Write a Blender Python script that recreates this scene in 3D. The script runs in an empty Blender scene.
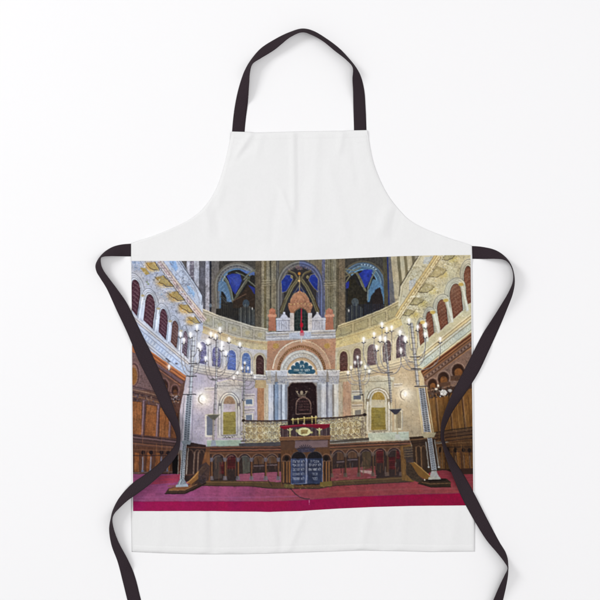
import bpy, math, random
import numpy as np

# ------------------------------------------------------------------ basics
PX = 0.002                                     # metres for one unit of the layout (apron about 0.69 m wide)
def wx(x): return (x - 300.0) * PX
def wy(y): return (300.0 - y) * PX
rng = np.random.RandomState(7)
random.seed(7)
scene = bpy.context.scene
col = scene.collection

# ------------------------------------------------------------------ the printed picture, drawn as ink on a raster
S = 6                                           # raster cells per layout unit
X0, Y0, CW, CH = 127, 251, 350, 264
W, H = CW * S, CH * S
CV = np.zeros((H, W, 3), np.float32)

def noise(cx, cy=None):
    cy = cy or cx
    gw, gh = int(CW / cx) + 3, int(CH / cy) + 3
    g = rng.rand(gh, gw).astype(np.float32)
    fx = np.arange(W) / (S * cx); fy = np.arange(H) / (S * cy)
    ix = fx.astype(int); iy = fy.astype(int)
    tx = (fx - ix).astype(np.float32); ty = (fy - iy).astype(np.float32)
    tx = tx * tx * (3 - 2 * tx); ty = ty * ty * (3 - 2 * ty)
    a = g[iy][:, ix]; b = g[iy][:, ix + 1]; c = g[iy + 1][:, ix]; d = g[iy + 1][:, ix + 1]
    return (a * (1 - tx) + b * tx) * (1 - ty)[:, None] + (c * (1 - tx) + d * tx) * ty[:, None]

NF = {'f': noise(0.75), 'm': noise(1.4), 'c': noise(3.0), 'v': noise(0.8, 6), 'h': noise(5, 0.8), 'b': noise(9), 's': noise(1.35), 'z': noise(2.1), 'y': noise(12)}

def C(c): return np.array(c, np.float32) / 255.0

def box(pts, pad=0.0):
    xs = [p[0] for p in pts]; ys = [p[1] for p in pts]
    x0 = max(0, int((min(xs) - pad - X0) * S)); x1 = min(W, int((max(xs) + pad - X0) * S) + 2)
    y0 = max(0, int((min(ys) - pad - Y0) * S)); y1 = min(H, int((max(ys) + pad - Y0) * S) + 2)
    return x0, x1, y0, y1

def mask(pts):
    x0, x1, y0, y1 = box(pts)
    if x1 <= x0 or y1 <= y0: return None
    X = (np.arange(x0, x1) + 0.5) / S + X0
    Y = (np.arange(y0, y1) + 0.5) / S + Y0
    m = np.zeros((y1 - y0, x1 - x0), bool)
    n = len(pts)
    for i in range(n):
        ax, ay = pts[i]; bx, by = pts[(i + 1) % n]
        if ay == by: continue
        if ay > by: ax, ay, bx, by = bx, by, ax, ay
        r = np.where((Y >= ay) & (Y < by))[0]
        if len(r) == 0: continue
        xc = ax + (Y[r] - ay) * (bx - ax) / (by - ay)
        m[r] ^= X[None, :] > xc[:, None]
    return (x0, x1, y0, y1), m

def put(bx, m, c, a):
    x0, x1, y0, y1 = bx
    sub = CV[y0:y1, x0:x1]
    w = (m * a).astype(np.float32)[..., None]
    sub += (c - sub) * w

def P(pts, c, a=1.0, c2=None, n='m', lo=0.35, hi=0.65, j=0.035):
    """fill a polygon; c2 is broken in with noise; j is a fine variation of tone"""
    r = mask(pts)
    if r is None: return
    bx, m = r
    x0, x1, y0, y1 = bx
    cc = np.broadcast_to(C(c), m.shape + (3,))
    if c2 is not None:
        t = {'f': .34, 'm': .42}.get(n, .5) * np.clip((NF[n][y0:y1, x0:x1] - lo + .08) / (hi - lo + .16), 0, 1)[..., None]
        cc = cc * (1 - t) + C(c2) * t
    if j:
        cc = cc * (1 + j * 2 * (NF['f'][y0:y1, x0:x1] - 0.5) + j * (NF['c'][y0:y1, x0:x1] - 0.5))[..., None]
    put(bx, m, cc, a)

def L(pts, w, c, a=1.0):
    cc = C(c)
    for (ax, ay), (bx_, by_) in zip(pts[:-1], pts[1:]):
        x0, x1, y0, y1 = box([(ax, ay), (bx_, by_)], w)
        if x1 <= x0 or y1 <= y0: continue
        X = ((np.arange(x0, x1) + 0.5) / S + X0)[None, :]
        Y = ((np.arange(y0, y1) + 0.5) / S + Y0)[:, None]
        dx, dy = bx_ - ax, by_ - ay
        q = dx * dx + dy * dy + 1e-9
        t = np.clip(((X - ax) * dx + (Y - ay) * dy) / q, 0, 1)
        d = np.hypot(X - ax - t * dx, Y - ay - t * dy)
        put((x0, x1, y0, y1), d < w / 2, cc, a)

def E(cx, cy, rx, ry, c, a=1.0, **k):
    P([(cx + rx * math.cos(t * math.pi / 12), cy + ry * math.sin(t * math.pi / 12)) for t in range(24)], c, a, **k)

def G(cx, cy, r, c, s):
    """soft round blend of one ink colour: lamp halos, coffer gold, vault and wall tones"""
    x0, x1, y0, y1 = box([(cx - 2.2 * r, cy - 2.2 * r), (cx + 2.2 * r, cy + 2.2 * r)])
    if x1 <= x0 or y1 <= y0: return
    X = ((np.arange(x0, x1) + 0.5) / S + X0)[None, :]; Y = ((np.arange(y0, y1) + 0.5) / S + Y0)[:, None]
    m = s * np.exp(-(((X - cx) ** 2 + (Y - cy) ** 2) / (r * r)))
    put((x0, x1, y0, y1), m, C(c), 1.0)

def arc(cx, cy, rx, ry, a0, a1, n=24):
    return [(cx + rx * math.cos(math.radians(a0 + (a1 - a0) * i / n)), cy - ry * math.sin(math.radians(a0 + (a1 - a0) * i / n))) for i in range(n + 1)]

def quad(bl, br, tr, tl):
    def f(u, v):
        return ((1 - u) * (1 - v) * bl[0] + u * (1 - v) * br[0] + u * v * tr[0] + (1 - u) * v * tl[0],
                (1 - u) * (1 - v) * bl[1] + u * (1 - v) * br[1] + u * v * tr[1] + (1 - u) * v * tl[1])
    return f

def arch(f, u0=0.0, u1=1.0, v0=0.0, v1=1.0, spring=0.7):
    um, ur = (u0 + u1) / 2, (u1 - u0) / 2
    p = [f(u0, v0), f(u1, v0)]
    for i in range(13):
        t = math.pi * i / 12
        p.append(f(um + ur * math.cos(t), v0 + (v1 - v0) * (spring + (1 - spring) * math.sin(t))))
    return p

def lerp(a, b, t): return (a[0] + (b[0] - a[0]) * t, a[1] + (b[1] - a[1]) * t)

def par(a, b, d):                                # line a-b shifted sideways by d (downwards positive)
    dx, dy = b[0] - a[0], b[1] - a[1]; l = math.hypot(dx, dy)
    nx, ny = -dy / l, dx / l
    if ny < 0: nx, ny = -nx, -ny
    return [(a[0] + nx * d, a[1] + ny * d), (b[0] + nx * d, b[1] + ny * d)]

def specks(pts, cs, n, r=(0.25, 0.6), a=0.8):
    xs = [p[0] for p in pts]; ys = [p[1] for p in pts]
    def inside(x, y):
        k = False
        for i in range(len(pts)):
            (ax, ay), (bx, by) = pts[i], pts[i - 1]
            if (ay > y) != (by > y) and x < ax + (y - ay) * (bx - ax) / (by - ay): k = not k
        return k
    for _ in range(n):
        x, y = random.uniform(min(xs), max(xs)), random.uniform(min(ys), max(ys))
        if inside(x, y):
            q = random.uniform(*r)
            E(x, y, q, q * random.uniform(0.6, 1.3), random.choice(cs), a, j=0)

def curls(pts, c, n, w=0.35, a=0.7, size=(0.8, 1.6)):
    xs = [p[0] for p in pts]; ys = [p[1] for p in pts]
    for _ in range(n):
        x, y = random.uniform(min(xs), max(xs)), random.uniform(min(ys), max(ys))
        q = random.uniform(*size); t = random.uniform(0, 360)
        L(arc(x, y, q, q * 0.8, t, t + random.uniform(140, 260), 7), w, c, a)

def mottle(pts, n, a=0.22, ln=(0.5, 1.8), w=(0.25, 0.55), dirs=None, dark=False):
    """carved and painted detail too small to read: short light and dark strokes"""
    xs = [p[0] for p in pts]; ys = [p[1] for p in pts]; k = 0
    r = mask(pts)
    if r is None: return
    (x0, x1, y0, y1), m = r
    while k < n:
        x, y = random.uniform(min(xs), max(xs)), random.uniform(min(ys), max(ys))
        ix, iy = int((x - X0) * S) - x0, int((y - Y0) * S) - y0
        k += 1
        if 0 <= iy < m.shape[0] and 0 <= ix < m.shape[1] and m[iy, ix]:
            t = math.radians(random.choice(dirs) + random.gauss(0, 12)) if dirs else random.uniform(0, math.pi)
            l = random.uniform(*ln) / 2
            c = random.choice([(16, 12, 12), (24, 16, 14), (34, 24, 22), (146, 106, 74), (110, 78, 58), (128, 116, 118)] if dark else [(20, 16, 20), (40, 30, 28), (60, 50, 60), (255, 250, 240), (240, 236, 230), (225, 200, 150)])
            L([(x - l * math.cos(t), y - l * math.sin(t)), (x + l * math.cos(t), y + l * math.sin(t))], random.uniform(*w), c, a * random.uniform(.3, 1.1))

def scroll(pts, a=0.3, n='s', lite=0.35):
    """curling carved lines: thin dark and light contours"""
    r = mask(pts)
    if r is None: return
    (x0, x1, y0, y1), m = r
    q = NF[n][y0:y1, x0:x1]; a = a * .68
    d = np.exp(-((q - .5) / .05) ** 2); l = np.exp(-((q - .61) / .05) ** 2)
    sub = CV[y0:y1, x0:x1]
    sub *= (1 - a * d * m)[..., None]
    sub += (np.array([.93, .9, .86], np.float32) - sub) * (a * lite * 2 * l * m)[..., None].clip(0, .6)

HEB = {  # strokes of the square letters, x to the right, y down, unit box
 'a': [[(0, 0), (1, 1)], [(.85, 0), (.65, .5)], [(.15, 1), (.35, .45)]], 'b': [[(0, 0), (.85, 0), (.85, 1)], [(0, 1), (1, 1)]], 'g': [[(.3, 0), (.7, 0), (.7, .7), (.9, 1)], [(.65, .75), (.2, 1)]],
 'd': [[(0, 0), (1, 0)], [(.85, 0), (.85, 1)]], 'h': [[(0, 0), (.9, 0), (.9, 1)], [(.15, .4), (.15, 1)]], 'v': [[(.4, 0), (.6, 0), (.6, 1)]], 'z': [[(.2, 0), (.8, 0)], [(.5, 0), (.5, 1)]],
 'H': [[(0, 0), (1, 0)], [(.1, 0), (.1, 1)], [(.9, 0), (.9, 1)]], 'y': [[(.4, 0), (.6, 0), (.6, .45)]], 'k': [[(0, 0), (.85, 0), (.85, 1), (0, 1)]], 'l': [[(.1, -.4), (.1, 0), (.85, 0), (.85, .4), (.4, 1)]],
 'm': [[(.1, 1), (.1, .2), (.25, 0), (.85, 0), (.9, 1), (.45, 1)]], 'n': [[(.3, 0), (.7, 0), (.7, 1), (.2, 1)]], 'e': [[(.1, 0), (.45, .75)], [(.9, 0), (.8, .6), (.1, 1)]],
 'p': [[(.4, .45), (.1, .45), (.1, 0), (.85, 0), (.85, 1), (0, 1)]], 'F': [[(.4, .45), (.1, .45), (.1, 0), (.85, 0), (.85, 1.3)]], 'c': [[(.1, 0), (.8, 1), (0, 1)], [(.9, 0), (.5, .5)]],
 'r': [[(0, 0), (.8, 0), (.85, .15), (.85, 1)]], 's': [[(.1, 0), (.2, 1), (.9, .9), (.9, 0)], [(.5, 0), (.45, .6), (.2, .9)]], 't': [[(.1, 0), (.9, 0), (.9, 1)], [(.2, 0), (.2, 1), (0, 1)]], 'K': [[(0, 0), (.85, 0), (.85, 1.3)]], ' ': []}
def hebrew(word, cx, y, h, cw, c, w=0.4, a=.85):
    """write right to left, centred on cx, y the baseline"""
    ws = [cw * (.55 if q in 'vyz ' else 1) for q in word]; x = cx + sum(ws) / 2
    for q, g_ in zip(word, ws):
        x -= g_
        for st in HEB[q]: L([(x + g_ * .12 + p[0] * g_ * .74, y - h + p[1] * h) for p in st], w, c, a)

def draw_picture():
    # ---------- ground tones
    P([(120, 245), (480, 245), (480, 520), (120, 520)], (150, 140, 130))
    # ---------- upper storey: piers and vaults
    P([(170, 250), (440, 250), (440, 335), (170, 335)], (122, 113, 94), c2=(100, 93, 80), n='v')
    for x0, x1, c in [(178, 187, (92, 88, 88)), (187, 190, (178, 178, 192)), (190, 194, (118, 112, 128)), (194, 199, (180, 184, 200)),
                      (199, 205.5, (98, 98, 110)), (205.5, 209.5, (172, 172, 186)), (209.5, 211.5, (52, 54, 66)), (211.5, 219, (116, 110, 106)),
                      (219, 256, (74, 70, 64)), (255.5, 261.5, (98, 90, 76)), (261.5, 264, (148, 140, 118)), (264, 266.5, (116, 106, 76)),
                      (266.5, 269.5, (150, 142, 118)), (269.5, 271.5, (88, 84, 70)), (271.5, 276, (134, 126, 104)), (276, 279, (100, 98, 96)),
                      (322, 325, (104, 108, 138)), (325, 328.5, (132, 126, 104)), (328.5, 333, (116, 108, 82)), (333, 336, (142, 134, 110)),
                      (336, 339, (98, 88, 66)), (339, 345, (122, 108, 86)), (345, 386, (72, 68, 62))]:
        P([(x0, 250), (x1, 250), (x1, 332), (x0, 332)], c, j=0.14, c2=tuple(int(v * 0.84) for v in c), n='v')
    for x in (262.2, 266.3, 268.2, 271.3, 274.5, 276.5, 326.6, 328.5, 331.0, 334.2, 336.2):
        L([(x, 255), (x, 330)], 0.35, (70, 64, 52), 0.7); L([(x + 0.7, 255), (x + 0.7, 330)], 0.3, (176, 168, 144), 0.55)
    for xa, xb in ((262, 271), (324, 336)):
        for y in (281, 283.5, 285.6):
            L([(xa, y), (xb, y - 0.6)], 0.8, (158, 150, 126), 0.7); L([(xa, y + 0.8), (xb, y + 0.2)], 0.4, (80, 74, 58), 0.7)
    # left vaulted bay
    P([(216, 330)] + arc(236, 285, 20, 22, 180, 20) + [(255, 330)], (34, 34, 36), c2=(52, 48, 40), n='m')
    for k, (r, c, w) in enumerate([(22.5, (112, 106, 96), 1.6), (21, (140, 138, 130), 1.2), (19.6, (96, 96, 98), 1.6), (18, (128, 134, 142), 1.4), (16.4, (92, 130, 170), 1.4)]):
        L([(216.5 + k * 0.9, 308)] + arc(237, 286, r, r + 0.5, 180, 38, 30), w, c, 0.92)
    for i in range(30):
        t = 178 - i * 4.7
        x, y = arc(237, 286, 19.6, 20.1, t, t, 1)[0]
        E(x, y, 0.35, 0.35, (60, 62, 68) if i % 2 else (150, 150, 150), 0.8, j=0)
    P([(218.5, 282), (222.5, 279), (226, 283), (229.5, 291), (232, 302), (227, 302), (226, 296), (222.5, 291.5), (218, 291)], (92, 128, 166), c2=(62, 92, 130), n='f')
    for i in range(7):
        p = lerp((220, 283), (230, 301), i / 6)
        L([(p[0] - 1.2, p[1] + 1.5), (p[0] + 1.3, p[1] - 1)], 0.4, (160, 190, 215), 0.7)
    P([(226.5, 275.5), (232, 273.6), (240, 274), (242, 280), (239, 288), (235.2, 294.5), (232.5, 291), (229.5, 283)], (44, 64, 170), c2=(30, 46, 132), n='z')
    specks([(227, 276), (241, 275), (235, 293)], [(90, 120, 225)], 26, (0.15, 0.28), 0.7)
    P([(239, 269.6), (254.5, 272), (254.5, 275.5), (246, 273.5)], (70, 96, 166), c2=(96, 132, 182), n='f')
    P([(247.5, 284.5), (255, 288), (255, 294), (249, 292)], (40, 50, 130))
    L([(223, 276.5), (227, 282), (230.2, 290), (232.6, 301)], 2.2, (96, 104, 96)); L([(224.5, 276), (228.4, 282), (231.4, 290), (233.4, 301)], 0.6, (150, 160, 150), 0.8)
    L([(249, 277.5), (243, 286), (237.5, 295), (233.5, 302)], 2.4, (90, 88, 72)); L([(247.6, 277.5), (241.8, 286), (236.2, 294.5)], 0.6, (156, 158, 142), 0.8)
    L([(244, 279.5), (250, 272.5), (255, 270)], 1.5, (104, 106, 90)); L([(247, 279), (255, 286)], 1.3, (108, 110, 98)); L([(236, 272.5), (243, 275), (249, 279)], 1.1, (96, 106, 100))
    E(248.5, 279.4, 1.4, 1.2, (72, 78, 58))
    P([(233, 301), (243, 292), (248, 284.5), (255, 295), (255, 308), (233, 308)], (58, 44, 34), c2=(42, 34, 30), n='m')
    L([(232, 301.5), (246, 294)], 0.6, (130, 96, 74), 0.8); L([(238, 306), (254, 299)], 0.5, (90, 66, 52), 0.6)
    E(246, 303.5, 3.4, 4, (58, 72, 86), c2=(90, 104, 112), n='f')
    for i, x in enumerate(np.arange(239.5, 254.6, 1.45)):
        L([(x, 304 + abs(x - 246) * 0.7), (x, 325)], 0.75, [(96, 104, 106), (128, 134, 132), (66, 72, 76)][i % 3], 0.85)
        L([(x + 0.6, 306 + abs(x - 246) * 0.7), (x + 0.6, 325)], 0.4, (22, 24, 28), 0.8)
    for x in np.arange(219.5, 239, 2.1):
        L([(x, 297 + (x - 219) * 0.45), (x, 320)], 0.5, (62, 62, 58), 0.7)
    for y in (297, 300.5, 304): L([(219, y), (228, y + 1.5)], 0.5, (80, 76, 64), 0.6)
    E(210.5, 305.5, 1.4, 2.0, (120, 140, 160), 0.7); E(252.3, 308.5, 0.5, 1.4, (205, 205, 205), 0.9, j=0)
    for sx, x0 in ((1, 0), (-1, 600.5)):
        X = lambda x: x if sx == 1 else x0 - x
        G(X(236), 281, 6, (92, 112, 190), .35); G(X(250), 270.5, 4, (130, 150, 170), .35) if sx == 1 else None
    for t in (18, 30, 42): L(arc(237, 286, 15.2, 15.6, 180 - t, 180 - t - 9, 4), 1, (150, 168, 184), .7)
    for x, y, x2, y2 in ((218, 292, 226, 300), (220, 296, 227, 303)): L([(x, y), (x2, y2)], .5, (96, 104, 110), .6)
    # central vault
    P([(278, 332), (278, 286)] + arc(300, 286, 22, 24, 180, 0) + [(322, 332)], (48, 46, 52), c2=(64, 58, 52), n='m')
    for k, (r, c, w) in enumerate([(23, (98, 94, 84), 1.4), (21.6, (136, 134, 128), 1.2), (20.3, (96, 94, 96), 1.4), (18.6, (116, 112, 108), 1.7), (17, (84, 82, 82), 0.9)]):
        L([(300 - r, 326), (300 - r, 288)] + arc(300, 286, r, r + 2, 180, 90, 20), w, c, 0.92)
        c3 = (int(c[0] * 0.82), int(c[1] * 0.92), min(255, int(c[2] * 1.32)))
        L(arc(300, 286, r, r + 2, 90, 0, 20) + [(300 + r, 288), (300 + r, 326)], w, c3, 0.92)
    P([(281, 281), (286, 274.5), (290.5, 275), (293, 279.5), (286.5, 291.5), (282, 292.5)], (30, 50, 140), c2=(48, 74, 168), n='z')
    P([(308.5, 280), (310.5, 275), (315, 274), (318.3, 279), (317.8, 292), (313, 287)], (30, 50, 146), c2=(48, 74, 176), n='z')
    for q in ([(281, 281), (286, 274.5), (290.5, 275), (293, 279.5), (286.5, 291.5), (282, 292.5), (281, 281)], [(308.5, 280), (310.5, 275), (315, 274), (318.3, 279), (317.8, 292), (313, 287), (308.5, 280)]):
        L(q, 0.5, (158, 152, 120), 0.8)
    P([(293, 292), (299.5, 284), (306, 292), (304, 296), (295, 296)], (36, 44, 92))
    for s in (-1, 1):
        q = [(299.5 + s * 18, 312), (299.5 + s * 13.5, 299), (299.5 + s * 7.5, 287), (299.5 + s * 1.5, 279)]
        L(q, 3.6, (88, 80, 58)); L([(x - 1.1, y) for x, y in q], 0.5, (154, 144, 106), 0.8); L([(x + 1.1, y) for x, y in q], 0.5, (154, 144, 106), 0.8)
        L([(299.5 + s * 1.5, 279), (299.5 + s * 5, 273.5), (299.5 + s * 11, 271)], 1.8, (92, 84, 62)); L([(299.5 + s * 1.5, 278), (299.5 + s * 5, 272.7), (299.5 + s * 11, 270)], 0.4, (150, 140, 106), 0.8)
        L([(299.5, 285), (299.5 + s * 7, 296)], 0.9, (112, 104, 78), 0.9)
        E(299.5 + s * 8, 277, 1.1, 1.3, (176, 164, 110)); E(299.5 + s * 8, 277, 0.5, 0.6, (20, 24, 60), j=0)
        L([(299.5 + s * 15.5, 300), (299.5 + s * 19.5, 310)], 1.5, (66, 52, 34), 0.8)
    L([(299.5, 276), (299.5, 290)], 0.9, (150, 132, 96), 0.9); E(299.3, 273.6, 1.4, 1.5, (182, 122, 48)); E(299.2, 280.8, 0.9, 0.9, (230, 190, 120), j=0)
    specks([(283, 266), (317, 266), (317, 270), (283, 270)], [(150, 120, 124), (90, 90, 110), (160, 140, 120)], 60, (0.25, 0.5))
    E(298.8, 267.5, 3.6, 1.7, (128, 98, 104), 0.6)
    # right vaulted bay
    P([(346, 332)] + arc(364, 284, 19, 22, 160, 0) + [(386, 330)], (34, 34, 38), c2=(50, 46, 40), n='m')
    for k, (r, c, w) in enumerate([(22.5, (96, 92, 78), 1.5), (20.8, (92, 116, 138), 1.3), (19.4, (70, 92, 116), 1.5), (17.8, (108, 142, 166), 1.4), (16.2, (82, 120, 156), 1.4), (14.4, (104, 150, 186), 1.5)]):
        L(arc(363, 284, r, r, 142, 0, 30) + [(363 + r, 300)], w, c, 0.92)
    for i in range(6):
        x, y = arc(363, 284, 19.4, 19.4, 94 - i * 9, 94 - i * 9, 1)[0]
        E(x, y, 0.9, 0.7, (176, 200, 214), 0.85)
    P([(373, 279), (379, 281), (384, 289), (384, 304), (379, 300), (376, 290), (371, 296), (369.5, 302), (367.5, 302), (368, 292)], (78, 118, 152), c2=(108, 148, 176), n='f')
    for i in range(7):
        p = lerp((372, 284), (383, 292), i / 6)
        L([(p[0], p[1] - 1), (p[0] - 1.2, p[1] + 5)], 0.4, (54, 90, 130), 0.7)
    P([(358, 274.5), (364, 269.5), (372.5, 269.8), (371.5, 276), (367.5, 285), (364.5, 289), (362.5, 286)], (44, 64, 176), c2=(28, 44, 134), n='z')
    specks([(359, 273), (372, 271), (365, 288)], [(84, 114, 225)], 26, (0.15, 0.28), 0.7)
    L([(357, 273), (360.5, 279), (363, 286), (365.5, 291)], 2.0, (104, 104, 84)); L([(356, 273), (359.5, 280), (362.4, 287)], 0.5, (160, 160, 134), 0.8)
    L([(375, 271), (371, 279), (368, 288), (367.5, 300)], 1.3, (112, 124, 122))
    L([(345.5, 269), (354, 270.5), (361, 267.5)], 0.9, (120, 124, 104)); L([(345, 277), (352, 273), (357, 273)], 1.4, (104, 100, 80)); L([(346, 282), (350, 276), (345, 271)], 1.2, (112, 110, 90))
    P([(345.5, 283), (349, 281), (350, 287), (346, 289)], (40, 50, 140))
    P([(350, 280), (354, 278.5), (358, 285), (366, 292), (367, 304), (347, 304), (348, 290)], (40, 36, 28), c2=(60, 54, 38), n='m')
    P([(372, 300), (375, 290), (380, 287), (383, 298), (384, 310), (372, 310)], (38, 32, 32), c2=(56, 46, 44), n='f')
    E(355, 302, 3.6, 4, (66, 74, 78), c2=(100, 112, 118), n='f')
    for i, x in enumerate(np.arange(347.2, 363, 1.5)):
        L([(x, 303 + abs(x - 355) * 0.7), (x, 326 - (x - 347) * 0.45)], 0.75, [(104, 112, 112), (72, 82, 92), (54, 64, 84)][i % 3], 0.85)
    E(348.7, 310.7, 0.6, 1.6, (222, 222, 222), 0.95, j=0); E(391.2, 299.5, 1.4, 1.6, (100, 116, 138), 0.8)
    for x in np.arange(365, 385, 1.8): L([(x, 304), (x, 322 - (x - 362) * 0.45)], 0.55, (54, 62, 86), 0.7)
    for x0, x1, c in [(382.5, 386.5, (84, 80, 62)), (386.5, 388, (46, 58, 116)), (388, 390, (112, 112, 116)), (390, 396, (188, 176, 144)), (396, 399, (126, 116, 86)), (399, 403, (196, 184, 150)), (403, 406, (134, 120, 86)), (406, 411, (196, 182, 146)), (411, 414, (120, 110, 84)), (414, 422, (150, 140, 118))]:
        P([(x0, 250), (x1, 250), (x1 + 6, 312), (x0 + 6 if x0 > 388 else x0 + 2, 312)], c, c2=tuple(int(v * 0.85) for v in c), n='v')
    # ---------- balcony parapet curving round the apse (left, then right)
    top = [(196, 306), (205, 310), (219, 315.8), (237.5, 321.6), (252.5, 326.4), (267.5, 329)]
    bot = [(196, 323), (205, 326), (219, 331.5), (237.5, 337.4), (252.5, 340), (267.5, 341.5)]
    P(top + bot[::-1], (186, 180, 164), c2=(160, 154, 138), n='m')
    L(top, 0.9, (214, 206, 184), 0.9); L([(x, y + 1.4) for x, y in top], 0.5, (112, 104, 88), 0.8)
    for i in range(6):
        a, b = i / 6.0, (i + 1) / 6.0 - 0.03
        def at(ls, t):
            k = min(len(ls) - 2, int(t * (len(ls) - 1))); return lerp(ls[k], ls[k + 1], t * (len(ls) - 1) - k)
        q = [lerp(at(top, a), at(bot, a), .26), lerp(at(top, b), at(bot, b), .26), lerp(at(top, b), at(bot, b), .86), lerp(at(top, a), at(bot, a), .86)]
        P(q, (168, 162, 140), c2=(196, 192, 176), n='f'); L(q + [q[0]], 0.5, (112, 108, 92), 0.75)
        c_ = lerp(q[0], q[2], .5); E(c_[0], c_[1], 2.4, 2.2, (184, 172, 130), 0.7, c2=(128, 120, 90), n='f')
    P(bot + [(267.5, 350), (252, 349), (237, 345.5), (219, 339.5), (196, 330)], (204, 186, 138), c2=(186, 172, 146), n='m')
    for i in range(70):
        t = i / 69.0; p = at(bot, t * 0.999); E(p[0], p[1] + 1.6, 0.35, 0.45, (134, 84, 66), 0.75, j=0)
    L([(x, y + 3) for x, y in bot], 0.4, (120, 96, 70), 0.6)
    rt = [(338, 326), (342.5, 324.2), (360, 318.2), (382.5, 309.3), (399, 300.6), (412, 291)]
    rb = [(333, 339), (342.5, 336.5), (360, 331.5), (382.5, 323.8), (399, 316.5), (414, 306)]
    P(rt + rb[::-1], (190, 174, 128), c2=(168, 152, 108), n='m')
    L(rt, 0.9, (216, 202, 160), 0.9); L([(x, y + 1.4) for x, y in rt], 0.5, (108, 94, 64), 0.8)
    for i in range(6):
        a, b = i / 6.0, (i + 1) / 6.0 - 0.03
        q = [lerp(at(rt, a), at(rb, a), .26), lerp(at(rt, b), at(rb, b), .26), lerp(at(rt, b), at(rb, b), .88), lerp(at(rt, a), at(rb, a), .88)]
        P(q, (172, 158, 112), c2=(192, 178, 134), n='f'); L(q + [q[0]], 0.5, (118, 104, 70), 0.75)
        c_ = lerp(q[0], q[2], .5); E(c_[0], c_[1], 2.3, 2.2, (182, 168, 118), 0.7, c2=(134, 120, 78), n='f')
    P(rb + [(414, 318), (399, 327), (382.5, 334), (360, 342), (342, 346.5), (335, 348)], (212, 190, 126), c2=(192, 172, 120), n='m')
    for i in range(70):
        t = i / 69.0; p = at(rb, t * 0.999); E(p[0], p[1] + 1.8, 0.35, 0.45, (138, 96, 56), 0.75, j=0)
    # ---------- apse wall, left and right of the portal
    P([(180, 335), (196, 330), (219, 339.5), (237, 345.5), (252, 349), (267.5, 350), (267.5, 450), (180, 450)], (186, 176, 190), c2=(170, 160, 182), n='m')
    P([(180, 335), (196, 330), (219, 339.5), (237, 345.5), (252, 349), (267.5, 350), (267.5, 379), (240, 378), (215, 374), (180, 372)], (192, 188, 190), c2=(170, 166, 168), n='m')
    P([(335, 348), (342, 346.5), (360, 342), (382, 334), (399, 327), (425, 318), (430, 450), (335, 450)], (192, 172, 138), c2=(172, 150, 118), n='m')
    P([(335, 348), (342, 346.5), (360, 342), (382, 334), (399, 327), (425, 312), (425, 360), (400, 368), (370, 373), (335, 378)], (198, 186, 156), c2=(176, 162, 132), n='m')
    for x in np.arange(406, 424, 1.6):
        for y in np.arange(385, 436, 1.6): E(x + (0.8 if int(y * 10) % 32 else 0), y, 0.4, 0.4, (150, 122, 88), 0.6, j=0)
    def window(x0, x1, y0, y1, sk, c, c2, fr):
        f = quad((x0, y1), (x1, y1 + sk), (x1, y0 + sk), (x0, y0))
        P(arch(f, -0.34, 1.34, -0.05, 1.13), fr, c2=tuple(int(v * 0.88) for v in fr), n='f')
        L(arch(f, -0.2, 1.2, 0, 1.08)[1:], 0.45, tuple(int(v * 0.72) for v in fr), 0.8)
        P(arch(f), c, c2=c2, n='f', lo=0.45, hi=0.75)
        for v in (0.22, 0.44, 0.64): L([f(0.08, v), f(0.92, v)], 0.4, c2, 0.5)
        for v in (0.12, 0.33, 0.54, 0.74): L([f(0.2, v), f(0.5, v + 0.05), f(0.8, v)], 0.5, tuple(min(255, int(q * 1.5 + 25)) for q in c), 0.6)
        L([f(-0.28, 0.0), f(-0.28, 0.7)], 0.8, tuple(min(255, int(v * 1.1)) for v in fr), 0.7); L([f(1.28, 0.0), f(1.28, 0.7)], 0.8, tuple(int(v * 0.82) for v in fr), 0.6)
    window(199, 206.5, 341, 363, 1.5, (80, 78, 124), (160, 160, 190), (196, 198, 212))
    window(212.3, 220.6, 346, 366, 1.3, (72, 72, 130), (165, 165, 200), (196, 196, 208))
    window(227.3, 236, 349.6, 369.5, 0.9, (62, 86, 164), (140, 160, 205), (196, 194, 196))
    window(242, 250.6, 352.4, 372.4, 0.7, (74, 106, 178), (160, 184, 218), (194, 190, 184))
    window(256, 264, 354.8, 374.4, 0.4, (66, 38, 38), (104, 78, 70), (190, 176, 150))
    window(339.6, 347.6, 351.6, 371.4, -0.6, (78, 44, 40), (120, 84, 70), (196, 180, 140))
    window(353.2, 361, 348.4, 368.2, -1, (74, 46, 54), (120, 100, 100), (198, 184, 148))
    window(367.2, 376.4, 344.8, 366, -1.4, (72, 48, 64), (160, 150, 165), (200, 188, 158))
    window(382.8, 391, 341, 362.4, -2, (70, 50, 60), (170, 160, 165), (200, 188, 160))
    window(396, 405.6, 336, 358.5, -2.5, (72, 52, 64), (160, 150, 160), (202, 192, 166))
    # mouldings under the windows
    for k, (d, w, c) in enumerate([(0, 1.3, (214, 208, 198)), (1.4, .5, (130, 124, 122)), (2.5, 1.4, (204, 196, 186)), (4.0, .5, (120, 114, 112)), (5.2, 1.6, (190, 182, 176)), (6.6, .6, (128, 118, 120))]):
        L([(186, 364 + d), (205, 368 + d), (225, 371.6 + d), (245, 374.2 + d), (267, 375.6 + d)], w, c, 0.9)
        L([(335, 373 + d), (350, 371 + d), (370, 367.6 + d), (392, 363 + d), (420, 355 + d)], w, (c[0], int(c[1] * .96), int(c[2] * .84)), 0.9)
    for i in range(52):
        t = i / 51; x = 188 + 78 * t; y = 370.8 + 9.8 * math.sin(t * 1.5)
        E(x, y, 0.4, 0.5, (112, 104, 108), 0.6, j=0); E(336 + 82 * t, 378 - 15 * t * t - 3 * t, 0.4, 0.5, (124, 104, 78), 0.6, j=0)
    # ---------- the portal (ark): crown, gable, great arch
    P([(290, 303), (291, 299), (294, 294.5), (299.5, 290.5), (305, 294), (309, 299), (310, 303)], (186, 126, 92), c2=(150, 94, 64), n='m')
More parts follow.
